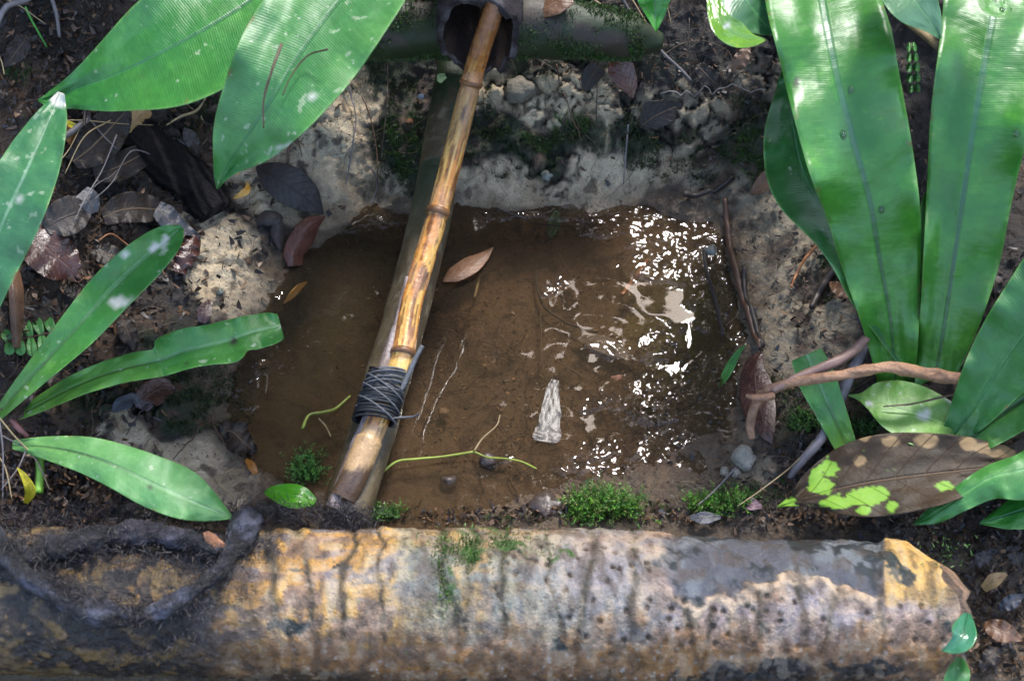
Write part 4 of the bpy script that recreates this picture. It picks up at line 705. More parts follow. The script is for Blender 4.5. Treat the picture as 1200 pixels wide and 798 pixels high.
# leaves at the top edge on the right
M_lime = mat_green('lime_leaf', c1=(.16, .36, .03), c2=(.24, .44, .05), rough=.22, spots=.0, stripe=.1, rib=(.2, .4, .1), tip_rib=(.2, .4, .1), rib_w=.03)
M_grg = mat_green('grey_green_leaf', c1=(.06, .2, .08), c2=(.09, .25, .1), rough=.4, stripe=.3, rib=(.1, .3, .1), tip_rib=(.1, .3, .1))
sh = empty('broad_leaf_shrub', at(np.array(890.), np.array(-60.), .36), 'shrub leaves with an orange pointed tip drooping in at the top edge', 'shrub')
leaf('blade', [(836, -30, 8, 8, .40), (838, 5, 9, 10, .40), (846, 28, 14, 14, .395), (862, 42, 17, 14, .385), (880, 48, 9, 8, .378), (898, 47, 1, 1, .372)], M_lime, sh, n=30, nv=9, fold=.15, seed=2, brown=[(899, 47, 3, 3)], white=[(852, 30, 7, 8, .62)])
leaf('blade', [(880, -60, 20, 20, .37), (872, -10, 34, 30, .36), (885, 15, 30, 30, .35), (898, 32, 20, 12, .34), (912, 40, 1, 1, .335)], M_grg, sh, n=26, nv=9, seed=4)
sh2 = empty('broad_leaf_shrub', at(np.array(1100.), np.array(-40.), .40), 'pale green leaf on a bent stalk between the two upright fronds', 'shrub')
leaf('blade', [(1040, -70, 10, 10, .42), (1055, -25, 26, 30, .41), (1075, 5, 26, 30, .40), (1092, 28, 14, 14, .385), (1102, 46, 1, 1, .375)], M_grg, sh2, n=26, nv=9, seed=5)
V, F = tube(at(np.array([1062., 1080., 1100.]), np.array([25., 38., 56.]), np.array([.30, .31, .32])), [.004, .005, .004], 8, n=12, bump=.2); mesh('stalk', V, F, M_straw, sh2)
tag(leaf('small_leaf', [(762, -30, 6, 8, .27), (766, -5, 20, 20, .265), (768, 15, 13, 13, .25), (769, 38, .5, .5, .24)], mat_green('bright_leaf', c1=(.04, .3, .02), c2=(.06, .36, .02), rough=.3, stripe=.1), n=18, nv=9, fold=.3, seed=6), 'bright green pointed leaf hanging from the top edge above the dark bank', 'leaf')
tag(leaf('small_leaf', [(1145, -20, 6, 8, .39), (1162, -2, 18, 18, .39), (1172, 9, 14, 14, .39), (1186, 12, 1, 1, .39)], G4, n=14, nv=9, seed=8), 'round dark green leaf tip overlapping the right upright frond', 'leaf')
tag(leaf('round_leaf', [(310, 577, 2, 2, .012), (322, 577, 9, 10, .02), (340, 580, 14, 15, .026), (356, 584, 13, 12, .026), (370, 588, 4, 4, .022)], mat_green('round_leaf_green', c1=(.10, .42, .015), c2=(.16, .5, .02), rough=.25, stripe=.1, rib=(.16, .5, .05), tip_rib=(.16, .5, .05)), ground=True, n=22, nv=9, fold=.2, seed=3), 'bright round green leaf at the pool edge left of the poles', 'leaf')
tag(leaf('small_leaf', [(1134, 718, 4, 5, .10), (1130, 735, 15, 14, .108), (1126, 748, 17, 12, .11), (1114, 757, 10, 5, .105), (1104, 762, 1, 1, .10)], mat_green('teal_leaf', c1=(.05, .24, .12), c2=(.1, .34, .2), rough=.15, stripe=.1), n=16, nv=7, fold=.3, seed=3), 'shiny blue green leaf resting against the broken trunk end', 'leaf')
tag(leaf('small_leaf', [(1126, 770, 4, 5, .08), (1122, 786, 16, 12, .09), (1116, 805, 14, 12, .085), (1108, 825, 2, 2, .08)], G1, n=14, nv=7, seed=3), 'dull green leaf at the bottom edge below the trunk end', 'leaf')
tag(leaf('grass_blade', [(842, 455, .5, .5, .004), (850, 440, 5, 5, .006), (858, 425, 5, 5, .01), (866, 412, 3, 3, .014), (874, 404, .5, .5, .018)], G4, ground=True, n=16, nv=5, seed=3), 'dark green grass blade lying on the right edge of the water', 'grass blade')
tag(leaf('small_leaf', [(652, 247, 2, 2, .004), (650, 258, 8, 7, .006), (647, 270, 7, 7, .005), (645, 280, 1, 1, .004)], mat_green('drowned_leaf', c1=(.04, .13, .02), c2=(.06, .17, .03), rough=.2, stripe=.1), ground=True, n=12, nv=7, seed=3), 'small dark green leaf standing in the back edge of the pool', 'leaf')

# small pinnate fern sprigs
def pinnate(base, tip, z0, z1, k, lw, label, mat, bend=0):
    e = empty('fern_sprig', at(np.array(float(base[0])), np.array(float(base[1])), z0), label, 'fern'); b_ = np.array(base, float); t_ = np.array(tip, float); d = (t_ - b_) / np.linalg.norm(t_ - b_); nn = np.array([d[1], -d[0]])
    V, F = tube(at(np.array([b_[0], t_[0]]), np.array([b_[1], t_[1]]), np.array([z0, z1])), [.0008, .0005], 6, n=8); mesh('rachis', V, F, M_brown, e)
    for i in range(k):
        f = (i + .5) / k; c_ = b_ + (t_ - b_) * f; z = z0 + (z1 - z0) * f; ln_ = lw * (1 - .45 * abs(f - .4) * 1.6)
        for sd_ in (-1, 1):
            o_ = nn * sd_ * ln_ + d * ln_ * .15; r_ = np.linalg.norm(t_ - b_) / k * .46
            leaf('leaflet', [(c_[0] + o_[0] * .03, c_[1] + o_[1] * .03, r_ * .6, r_ * .6, z), (c_[0] + o_[0] * .4, c_[1] + o_[1] * .4, r_, r_, z + .002), (c_[0] + o_[0] * .8, c_[1] + o_[1] * .8, r_ * .95, r_ * .95, z + .001), (c_[0] + o_[0], c_[1] + o_[1], 1, 1, z - .001)], mat, e, n=9, nv=5, fold=.25, seed=i, wave=.0005)
    return e
M_pin = mat_green('sprig_green', c1=(.10, .36, .08), c2=(.18, .46, .14), rough=.4, stripe=.1, rib=(.1, .3, .05), tip_rib=(.1, .3, .05), rib_w=.05)
pinnate((68, 388), (4, 402), .105, .12, 5, 24, 'little pale fern sprig with rounded leaflets at the left edge', M_pin)
pinnate((1072, 110), (1068, 50), .25, .28, 5, 9, 'dark green fern sprig in the gap between the two upright fronds', mat_green('dark_sprig', c1=(.03, .2, .03), c2=(.05, .26, .03), stripe=.1))

# ------------------------------------------------------------------ dead leaves
D_gray = mat_dead('grey_dead_leaf', (.032, .025, .022), (.062, .049, .043), rough=.5, vein=(.04, .03, .03))
D_red = mat_dead('red_brown_leaf', (.10, .028, .014), (.17, .055, .028), rough=.22, spec=.7, vein=(.28, .13, .07))
D_maroon = mat_dead('maroon_leaf', (.045, .014, .010), (.09, .03, .02), rough=.2, spec=.8, vein=(.14, .08, .07), veins=.5)
D_dark = mat_dead('black_brown_leaf', (.016, .011, .009), (.032, .022, .018), rough=.42, spec=.35)
D_blue = mat_dead('slate_leaf', (.05, .053, .065), (.10, .105, .125), rough=.35)
D_tan = mat_dead('tan_leaf', (.30, .16, .06), (.46, .30, .12), rough=.55, veins=.5)
D_orange = mat_dead('orange_leaf', (.30, .11, .02), (.42, .18, .03), rough=.3, veins=0)
D_yellow = mat_dead('yellow_leaf', (.62, .50, .02), (.70, .60, .04), rough=.35, veins=0)
D_yor = mat_dead('yellow_orange_leaf', (.75, .34, .02), (.8, .55, .2), rough=.3, veins=0)
D_mid = mat_dead('mid_brown_leaf', (.13, .065, .035), (.22, .12, .07), rough=.3, vein=(.3, .18, .1))
def dl(st, mat, label, fold=.2, seed=1, ground=True, cat='dead leaf', name='dead_leaf', **k): return tag(leaf(name, st, mat, ground=ground, n=k.pop('n', 22), nv=9, fold=fold, seed=seed, ragged=k.pop('ragged', .06), **k), label, cat)
dl([(300, 196, 2, 2, .010), (315, 204, 16, 16, .014), (338, 218, 24, 22, .016), (358, 233, 20, 17, .013), (370, 243, 10, 8, .010), (379, 251, .5, .5, .008)], D_gray, 'flat grey brown oval leaf lying on the pale clay left of the poles', fold=-.1, seed=2, n=34, wave=.001)
dl([(345, 312, 8, 10, .006), (344, 296, 12, 14, .012), (352, 278, 12, 16, .018), (364, 263, 10, 12, .018), (381, 254, 1, 1, .014)], D_red, 'shiny red brown folded leaf at the left water edge', fold=-.8, seed=3, n=30)
dl([(300, 262, 3, 3, .008), (310, 257, 9, 9, .014), (320, 256, 9, 9, .016), (328, 262, 8, 8, .013)], D_gray, 'small curled taupe leaf between the grey oval leaf and the red brown leaf', fold=-.7, seed=4)
dl([(325, 258, 7, 6, .013), (325, 275, 9, 8, .012), (328, 293, 1, 1, .006)], D_gray, 'narrow taupe leaf fold pointing down beside the red brown leaf', fold=-.9, seed=5)
dl([(22, 262, 12, 8, .012), (40, 278, 24, 26, .02), (60, 296, 26, 30, .022), (78, 312, 22, 22, .018), (90, 324, 8, 8, .012), (97, 332, .5, .5, .008)], D_maroon, 'large wet maroon leaf with pimpled skin near the left edge', fold=.15, seed=6, n=40, wave=.003, wf=3)
dl([(18, 408, 3, 6, .02), (18, 370, 7, 10, .03), (16, 340, 6, 12, .035), (14, 315, 4, 9, .03)], D_mid, 'curled brown strip of leaf beneath the maroon leaf at the left edge', fold=-1.0, seed=7)
dl([(70, 143, 2, 2, .02), (84, 152, 9, 14, .026), (98, 163, 6, 13, .026), (115, 160, 1, 1, .02)], D_orange, 'glossy orange curled leaf below the tip of the top left frond', fold=-.8, seed=8)
dl([(72, 137, .8, .8, .034), (84, 146, 3, 4, .038), (100, 152, 3, 4, .036), (117, 158, .5, .5, .026)], D_yellow, 'bright yellow edge strip above the orange curled leaf', fold=.5, seed=9, ragged=0)
dl([(142, 158, 2, 2, .02), (150, 150, 9, 9, .028), (162, 138, 11, 11, .032), (175, 128, 6, 6, .028)], D_tan, 'crumpled tan leaf scrap among the dark litter', fold=-.5, seed=10, ragged=.5, wave=.004)
dl([(290, 212, .5, .5, .012), (289, 222, 5, 3, .018), (282, 228, 4, 3, .017), (273, 233, .5, .5, .012)], D_yor, 'small yellow orange petal beside the charred wood', fold=.4, seed=11, ragged=0)
dl([(280, 195, .5, .5, .018), (279, 201, 2.5, 2.5, .02), (278, 206, .5, .5, .018)], D_yor, 'tiny orange fleck under the tip of the speckled frond', seed=12, ragged=0)
dl([(52, 268, 8, 8, .022), (68, 258, 20, 22, .03), (88, 250, 22, 22, .032), (104, 244, 8, 10, .026)], D_gray, 'grey dead leaf above the maroon leaf', fold=.2, seed=13, wave=.003)
dl([(95, 225, 10, 10, .024), (104, 236, 14, 12, .03), (110, 250, 6, 6, .026)], D_blue, 'small slate coloured leaf behind the grey dead leaf', seed=14)
dl([(85, 190, 10, 10, .025), (105, 175, 24, 24, .032), (130, 150, 24, 24, .036), (150, 128, 8, 8, .03)], D_dark, 'broad dark leaf behind the orange curled leaf', seed=15, wave=.004, n=30)
dl([(110, 205, 8, 10, .02), (140, 195, 16, 18, .028), (172, 178, 12, 14, .026), (190, 170, 2, 2, .02)], D_dark, 'long dark leaf in the middle of the litter on the left', seed=16, wave=.003)
dl([(120, 255, 8, 10, .02), (145, 246, 20, 16, .026), (175, 245, 16, 16, .025), (205, 250, 3, 3, .018)], D_dark, 'dark leaf lying below the long litter leaf', seed=17, wave=.003)
dl([(178, 236, 6, 8, .02), (192, 252, 14, 12, .028), (210, 266, 10, 8, .024), (236, 278, .5, .5, .016)], D_blue, 'torn slate grey leaf beside the end of the charred wood', seed=18, wave=.004, ragged=.2)
dl([(210, 320, 8, 8, .012), (220, 295, 14, 14, .02), (228, 275, 8, 8, .02)], D_maroon, 'crumpled dark brown leaf below the torn slate leaf', fold=-.5, seed=19, wave=.004, ragged=.2)
dl([(166, 480, 8, 8, .008), (172, 465, 14, 16, .015), (190, 455, 14, 14, .016), (205, 458, 3, 3, .01)], D_maroon, 'dull brown leaf half under the middle frond by the left moss', seed=20)
dl([(132, 482, 3, 3, .012), (142, 473, 8, 8, .018), (155, 468, 8, 8, .018), (162, 472, 2, 2, .014)], D_blue, 'small blue grey leaf scrap beside the dull brown leaf', seed=21, ragged=.3)
dl([(236, 378, 5, 5, .01), (240, 366, 9, 9, .014), (247, 352, 4, 4, .012)], D_maroon, 'little dark red leaf on the clay above the middle frond', seed=22)
dl([(332, 356, .5, .5, .004), (342, 346, 4, 4, .008), (352, 336, 4, 3, .01), (360, 330, .5, .5, .008)], D_yor, 'slim amber leaf scrap below the red brown leaf', seed=23)
dl([(374, 20, 8, 8, .222), (388, -2, 18, 24, .235), (420, -20, 40, 40, .25)][::1], D_gray, 'pale grey leaf curl on the mossy log left of the pipe', ground=False, seed=24)
dl([(620, 24, 1, 1, .215), (632, 14, 8, 9, .225), (650, 4, 14, 14, .235), (668, -6, 12, 12, .24)], D_mid, 'pinkish brown leaf pointing down right of the pipe', ground=False, seed=25, fold=-.3)
dl([(706, 66, 6, 6, .02), (722, 58, 11, 11, .03), (740, 50, 12, 8, .034), (748, 46, 4, 4, .03)], D_blue, 'slate blue leaf with a small hole on the upper bank', seed=26, fold=-.25)
dl([(742, 116, .5, .5, .014), (736, 100, 10, 12, .02), (728, 82, 16, 16, .024), (724, 70, 10, 12, .024)], D_red, 'red brown leaf hanging below the slate blue leaf', seed=27, fold=.3)
dl([(686, 106, 4, 4, .012), (692, 92, 12, 10, .018), (702, 78, 10, 10, .02)], D_dark, 'blackish leaf left of the red brown leaf on the upper bank', seed=28)
dl([(752, 148, 6, 6, .012), (765, 138, 18, 16, .018), (785, 128, 14, 16, .018), (800, 125, 2, 2, .012)], D_dark, 'dark skeletal leaf on the shaded middle of the bank', seed=29, ragged=.2)
dl([(880, 228, 3, 3, .012), (893, 217, 10, 9, .018), (910, 206, 14, 11, .022), (925, 196, 8, 8, .02)], D_mid, 'dull mauve brown leaf at the foot of the rear fern frond', seed=30)
dl([(519, 330, .5, .5, .026), (532, 322, 9, 9, .028), (550, 312, 11, 11, .029), (566, 301, 6, 7, .028), (578, 290, .5, .5, .026)], mat_dead('wet_tan_leaf', (.20, .09, .04), (.34, .18, .10), rough=.36, spec=.4, vein=(.36, .22, .12)), 'wet light brown leaf floating right of the bamboo', seed=31, n=30, fold=-.25)
dl([(672, 396, 1, 1, .012), (690, 398, 8, 8, .014), (712, 406, 11, 10, .0145), (732, 416, 7, 7, .0135), (745, 422, .5, .5, .012)], mat_dead('soaked_leaf', (.05, .03, .018), (.09, .055, .035), rough=.3, spec=.5), 'dark soaked leaf floating in the middle right of the pool', seed=32, n=28)
dl([(893, 412, 2, 2, .012), (885, 430, 12, 14, .018), (886, 455, 20, 20, .02), (892, 482, 18, 20, .018), (898, 505, 12, 10, .014), (905, 520, 1, 1, .01)], D_maroon, 'long maroon leaf on the mud behind the drooping vine end', seed=33, n=36, fold=-.15)
dl([(868, 590, 3, 3, .008), (880, 592, 10, 6, .012), (893, 594, 2, 2, .01)], mat_dead('pink_scrap', (.22, .12, .14), (.3, .18, .2), rough=.4, veins=0), 'pinkish leaf scrap beside the trunk near the decaying leaf', seed=34)
dl([(808, 606, 2, 2, .012), (825, 607, 8, 7, .016), (845, 606, 2, 2, .012)], D_blue, 'slate bark scrap on the crest of the trunk', seed=35, ground=True)
dl([(288, 538, 2, 2, .006), (295, 546, 5, 5, .01), (300, 556, 3, 3, .006)], D_orange, 'small orange brown leaf piece in the wet corner of the pool', seed=36)
dl([(255, 510, 5, 5, .006), (270, 505, 14, 14, .014), (285, 518, 14, 16, .016), (300, 530, 4, 4, .008)], D_dark, 'black soaked leaf clump at the lower left shore', seed=37, ragged=.5, wave=.005)
dl([(30, 590, 3, 3, .02), (35, 575, 6, 7, .035), (28, 558, 4, 4, .045), (20, 548, .5, .5, .05)], D_yellow, 'withered yellow leaf by the dry grass at lower left', seed=38)
dl([(300, 745+60, 4, 4, .0), (320, 800, 10, 10, .0), (340, 810, 4, 4, .0)], D_mid, 'brown leaf below the trunk at the bottom edge', seed=39)
dl([(1152, 690, 5, 5, .02), (1165, 680, 9, 8, .03), (1180, 672, 2, 2, .025)], D_tan, 'pale tan leaf scrap on the dark soil right of the trunk end', seed=40)
for i, (x, y, a_, l_, mt_, lb_) in enumerate(((1175, 740, .4, 26, D_mid, 'brown leaf on the soil at the lower right edge'), (1160, 770, 2.2, 22, D_dark, 'dark leaf at the bottom right beside the trunk end'), (1190, 650, 1.2, 20, D_dark, 'dark leaf below the lowest fern frond on the right'), (1150, 655, 2.6, 18, D_gray, 'grey leaf touching the top of the trunk end'), (1185, 705, -.5, 18, D_blue, 'slate leaf right of the broken trunk end'),
        (1010, 210, 1.2, 22, D_dark, 'dark leaf on the bank behind the tall fern'), (985, 340, .6, 16, D_mid, 'small brown leaf left of the tall fern base'), (1165, 330, 1.5, 22, D_dark, 'dark leaf behind the right edge fern frond'), (830, 90, .8, 22, D_dark, 'dark leaf on the shaded upper right bank'), (868, 70, 2.2, 18, D_mid, 'brown leaf under the orange tipped shrub leaf'),
        (20, 60, 2.2, 26, D_dark, 'dark leaf in the top left corner'), (225, 165, 1., 18, D_gray, 'grey leaf on top of the charred wood'), (130, 300, .3, 26, D_dark, 'dark leaf between maroon leaf and narrow frond'), (150, 390, 1.2, 24, D_dark, 'dark leaf under the upper narrow frond'), (60, 440, .5, 22, D_dark, 'dark leaf between the two narrow fronds near their base'))):
    dx, dy = math.cos(a_) * l_, math.sin(a_) * l_
    dl([(x - dx, y - dy, 1, 1, .012), (x - dx * .5, y - dy * .5, l_ * .42, l_ * .42, .02), (x + dx * .2, y + dy * .2, l_ * .46, l_ * .46, .022), (x + dx, y + dy, 1, 1, .014)], mt_, lb_, seed=41 + i, wave=.003, fold=.2 - .3 * (i % 2))

# charred wood chunk
M_char = mat_col('charred', rough=.85, wet_rough=.6, bump_d=.004, scale=300, spec=.15, var=.6)
cw_ = crom(onground([(150, 150), (190, 190), (228, 225), (252, 255)], .006), 50); V, F = tube(cw_, np.interp(np.linspace(0, 1, 50), [0, .15, .8, 1], [.02, .030, .032, .024]), 64, bump=.22, sc=26, seed=6, profile=lambda s_, a_: 1 - .13 * np.abs(np.sin(a_ * 7 + 3 * vnoise(a_ * 2, a_ * 0 + s_ * 3, 4))) - .10 * vnoise(a_ * 9, a_ * 0 + s_ * 14, 5)); f = fbm(V[:, 0] * 130 + V[:, 1] * 90, V[:, 1] * 20, 4, 4)
tag(mesh('charred_wood', V, F, M_char, col=mixc(np.zeros((len(V), 3)) + np.array([.010, .008, .008]), (.04, .03, .026), sstep(.5, .65, f)), wet=np.full(len(V), .0)), 'thick chunk of black charred wood slanting beside the pale clay', 'wood')

# ------------------------------------------------------------------ vines, twigs, roots
vine = empty('dry_vine', at(np.array(1150.), np.array(447.), .11), 'dry orange brown vine crossing in front of the tall fern base and drooping left', 'vine')
M_vine = mat_plain('vine_bark', (.34, .18, .095), .5, (.12, .06, .035), scale=170, bd=.003)
P = np.array([at(np.array(x), np.array(y), z) for x, y, z in ((1152, 447, .105), (1110, 442, .115), (1070, 435, .13), (1040, 430, .135), (1000, 437, .13), (960, 443, .125), (920, 450, .115), (895, 462, .105), (884, 478, .095), (879, 497, .082), (882, 514, .072))])
V, F = tube(P, [.0065, .0075, .0068, .0056, .005, .0048, .0048, .0055, .0048, .0042, .003], 22, n=150, bump=.32, sc=60, profile=lambda s_, a_: 1 + .05 * np.sin(a_ * 2 + s_ * 4)); mesh('stem', V, F, M_vine, vine)
P = np.array([at(np.array(x), np.array(y), z) for x, y, z in ((905, 458, .112), (935, 442, .12), (970, 428, .125), (995, 415, .125), (1015, 396, .12))]); V, F = tube(P, [.003, .0045, .0055, .0055, .0045], 12, n=40, bump=.25, sc=60); mesh('side_stem', V, F, mat_plain('vine_brown', (.22, .13, .10), .5, scale=90), vine)
P = np.array([at(np.array(x), np.array(y), z) for x, y, z in ((906, 464, .11), (890, 466, .112), (874, 464, .11))]); V, F = tube(P, [.0045, .004, .002], 10, n=16, bump=.25, sc=60); mesh('stub', V, F, M_vine, vine)
def T(pts, r, mat, label, cat='twig', name='twig', **k): return twig(name, pts, r, mat, label, cat, **k)
tag(mesh('dry_vine', *tube(np.array([at(np.array(x), np.array(y), z) for x, y, z in ((1018, 405, .085), (1000, 432, .085), (985, 465, .075), (965, 510, .06), (940, 540, .045), (925, 560, .03))]), [.003, .0055, .006, .005, .0045, .003], 12, n=60, bump=.25, sc=50), M_grey), 'grey brown dry stem running down behind the narrow frond on the right', 'vine')
T([(62, -10), (42, 22), (20, 50), (-5, 78)], .0045, M_grey, 'grey twig crossing the very top left corner', up=.03)
T([(62, 0), (68, 22), (75, 45), (77, 66)], .003, M_grey, 'grey forked twig running down from the top left edge', up=.025)
T([(95, -5), (100, 12), (112, 30)], .0025, M_dk, 'dark rootlet behind the top left frond', up=.02)
T([(2, 74), (10, 95), (17, 120)], .0008, M_straw, 'pale straw at the upper left edge', up=.03)
T([(0, 34), (30, 42), (62, 56)], .0009, M_straw, 'thin straw crossing the grey corner twig', up=.035)
T([(40, 40), (48, 56), (63, 80)], .0016, G1 if False else mat_plain('grass_green', (.06, .28, .04), .4), 'single green grass stem in the upper left', cat='grass stem', up=.035)
T([(112, 172), (85, 190), (62, 205), (45, 226)], .004, M_grey, 'crooked grey twig under the orange curled leaf', up=.03, branches=[[(62, 205), (58, 215), (60, 228)]])
T([(112, 145), (110, 168), (112, 190)], .0025, M_dk, 'short dark upright twig beside the orange leaf', up=.035)
T([(138, 168), (112, 200), (86, 232)], .0009, M_straw, 'straight straw slanting across the litter', up=.034)
T([(108, 176), (90, 205), (70, 234)], .0008, M_straw, 'second straight straw left of the first slanting one', up=.034)
T([(113, 170), (130, 190), (147, 207)], .0008, M_grey, 'short grey straw crossing the slanting straws', up=.036)
T([(66, 172), (110, 176), (150, 176), (185, 168)], .0007, M_straw, 'long thin straw lying level across the litter', up=.036)
T([(32, 234), (52, 236), (70, 240)], .0055, M_rust, 'broken orange brown stick stub left of the grey leaf', up=.02, bump=.15)
T([(245, 116), (232, 132), (215, 150), (200, 165)], [.0012, .0018, .0016, .001], M_straw, 'tan twig above the charred wood', up=.02, branches=[[(236, 128), (226, 124), (220, 126)]])
T([(148, 195), (130, 230), (112, 262), (98, 292)], .0010, M_grey, 'long grey stalk passing over the grey dead leaf', up=.04, branches=[[(118, 252), (140, 236), (150, 228)]])
T([(192, 208), (165, 215), (140, 240), (120, 262)], .0008, M_grey, 'thin looping stalk above the slate leaf', up=.036)
T([(120, 295), (135, 290), (150, 296), (160, 308)], .0011, M_rust, 'fine orange rootlets near the upper narrow frond', up=.02)
T([(345, 150), (346, 168), (340, 184), (337, 198)], [.0022, .0018, .0012], M_brown, 'dark red double rootlet above the grey oval leaf', cat='rootlet', name='rootlet', up=.006, branches=[[(346, 160), (352, 178), (355, 190)]])
for i, (pts, r_) in enumerate((([(405, 92), (412, 118), (418, 150), (412, 190), (406, 222)], .0012), ([(455, 78), (455, 110), (452, 150), (447, 185)], .0011), ([(425, 120), (436, 150), (442, 185), (443, 240)], .0010), ([(430, 200), (442, 215), (434, 245)], .0008),
        ([(702, 30), (700, 90), (698, 160)], .0008), ([(650, 85), (660, 120), (672, 150), (680, 178)], .0009), ([(735, 158), (733, 185), (730, 222)], .0014), ([(808, 20), (806, 70), (810, 125)], .0008), ([(672, 40), (690, 60), (700, 66)], .0010), ([(720, 75), (716, 105)], .0009))):
    T(pts, r_, (M_grey, M_dk, M_brown)[i % 3], ['thin dark root hanging down the pale clay beneath the speckled frond', 'straight thin root left of the pole on the mossy clay', 'wavy hair root down the clay edge beside the moss', 'short hair root near the waterline left of the pole', 'upright hair root below the pinkish brown leaf', 'slanting hair root over the cracked clods', 'short reddish root above the sparkling water', 'upright hair root on the shaded right bank', 'little root between the pink brown and slate blue leaves', 'short root over the red brown bank leaf'][i], cat='rootlet', name='rootlet', up=.010)
T([(716, -10), (728, 25), (745, 50), (770, 85), (795, 112), (806, 122)], .0022, M_grey, 'long grey vine slanting down the upper bank', cat='vine', name='hanging_vine', up=.03)
T([(722, -5), (732, 20), (745, 42), (756, 62)], .0013, M_straw, 'pale thin stem beside the long grey vine', up=.035)
T([(662, 8), (690, 28), (720, 46), (735, 60)], .0016, M_straw, 'tan twig above the slate blue leaf', up=.03, branches=[[(672, 14), (688, 6), (700, 2)]])
T([(772, 122), (810, 126), (850, 127), (895, 125)], .0009, M_grey, 'level pale thread root crossing the shaded bank', cat='rootlet', name='rootlet', up=.016)
T([(790, 5), (778, 28), (784, 55)], .0009, M_straw, 'fine curved stem beneath the bright hanging leaf', up=.03)
T([(799, 238), (820, 234), (842, 226), (856, 218)], [.0035, .003, .002], M_dk, 'black twig lying at the back right of the pool', up=.006, branches=[[(830, 230), (838, 238), (845, 240)]])
T([(848, 240), (852, 270), (856, 300), (864, 335), (874, 365), (884, 395), (890, 412)], [.003, .0042, .0045, .004, .003], M_brown, 'long brown root curving down the right shore', cat='root', name='root', up=.004)
T([(870, 320), (872, 350), (884, 380), (893, 410)], [.0025, .004, .003], M_dk, 'dark root strand beside the long brown shore root', cat='root', name='root', up=.004)
T([(823, 300), (828, 330), (838, 365), (846, 400)], [.002, .003, .002], M_dk, 'thin dark root lying in the shallow water at the right', cat='root', name='root', up=.01)
T([(986, 280), (968, 298), (946, 312), (932, 330), (924, 348)], [.0025, .002, .0012], M_rust, 'orange rootlet arching left of the tall fern', cat='rootlet', name='rootlet', up=.016, branches=[[(975, 292), (985, 305), (996, 300)], [(960, 305), (955, 292), (962, 285)]])
T([(1012, 310), (980, 322), (960, 345), (948, 370)], [.004, .005, .003], M_dk, 'black curved root below the orange rootlet', cat='root', name='root', up=.008)
T([(757, 322), (748, 336), (737, 350), (727, 364)], [.002, .0034, .003], M_rust, 'short orange brown stick floating in the pool', up=.026)
T([(628, 325), (630, 348), (638, 368), (655, 382), (678, 392), (700, 398)], [.0014, .0018, .0012], M_dk, 'dark curved twig under water joining the soaked leaf', up=.012)
T([(633, 372), (634, 400), (635, 425), (637, 448)], .0010, M_brown, 'straight fine stalk under water above the glint film', up=.014)
T([(650, 432), (675, 446), (700, 462), (722, 480)], .0009, M_brown, 'fine stalk slanting right of the glint film', up=.014)
T([(652, 305), (664, 325), (680, 352), (692, 372)], .0009, M_brown, 'hair thin stem in the water above the soaked leaf', up=.016)
T([(556, 356), (560, 340), (563, 325)], [.0014, .002, .0012], M_straw, 'pale short twig under water below the floating tan leaf', up=.01)
T([(580, 250), (610, 262), (640, 270), (680, 272)], .0012, M_dk, 'dark thread root along the back waterline', cat='rootlet', name='rootlet', up=.01)
T([(860, 560), (835, 585), (815, 605)], .0010, M_grey, 'thin grey twig at the lower right moss', up=.02)
T([(950, 530), (925, 560), (890, 590), (860, 610)], .0008, M_straw, 'long straw from the decaying leaf tip to the trunk', up=.022)
T([(190, 470), (160, 500), (150, 515)], .0012, M_dk, 'dark rootlet above the lowest left frond', cat='rootlet', name='rootlet', up=.012)
T([(240, 500), (225, 520), (205, 545)], .0011, M_brown, 'brown rootlet on the clay above the lowest left frond', cat='rootlet', name='rootlet', up=.008)
T([(252, 505), (268, 530), (285, 545)], .0012, M_brown, 'reddish rootlet joining the black leaf clump', cat='rootlet', name='rootlet', up=.008)
T([(275, 555), (262, 560), (258, 570), (275, 588)], .0010, M_straw, 'pale curly rootlet left of the bright round leaf', cat='rootlet', name='rootlet', up=.008)
for i, (pts, r_) in enumerate((([(0, 500), (25, 530), (50, 555), (66, 590)], .0012), ([(-5, 520), (20, 535), (45, 545), (60, 575)], .001), ([(0, 545), (15, 565), (22, 600)], .001), ([(40, 540), (30, 565), (10, 590)], .0009), ([(75, 535), (60, 548), (40, 552)], .0012), ([(10, 505), (14, 550), (10, 600)], .001))):
    T(pts, r_, (M_straw, M_grey)[i % 2], ['long straw crossing the others below the lowest left frond', 'grey grass stem curving beside the long straw at lower left', 'short straw against the left edge above the trunk', 'grey straw slanting over the withered yellow leaf', 'short straw stub under the lowest left frond', 'upright grey grass stem nearest the left edge'][i], cat='grass stem', group='dry grass stems tangled at the lower left', name='dry_grass_stem', up=.03)
T([(50, 540), (52, 560), (51, 590)], [.004, .004, .0045], mat_plain('soft_green_stem', (.2, .42, .05), .4), 'short upright yellow green stem by the dry grass', cat='shoot', name='green_shoot', up=.02)
gv = mat_plain('green_vine', (.26, .34, .04), .4, (.14, .15, .03), scale=110)
v1 = empty('green_runner', onground([(425, 585)])[0], 'yellow green runner floating from the pole end across the front of the pool', 'runner')
twig('stem', [(425, 585), (445, 570), (466, 554), (490, 551), (520, 547), (556, 542)], [.0012, .0014, .0013], gv, None, parent=v1, up=.02); twig('stem', [(556, 542), (572, 548), (590, 550), (610, 553), (628, 562)], [.0012, .0009], gv, None, parent=v1, up=.02); twig('rootlet', [(556, 542), (566, 528), (582, 512), (586, 500)], [.001, .0006], M_straw, None, parent=v1, up=.022)
v2 = empty('green_runner', onground([(415, 483)])[0], 'short yellow green runner bent beside the lashing on the left', 'runner')
twig('stem', [(358, 520), (366, 506), (382, 502), (396, 497), (413, 483)], [.0016, .0019, .0018, .0014], gv, None, parent=v2, up=.03)
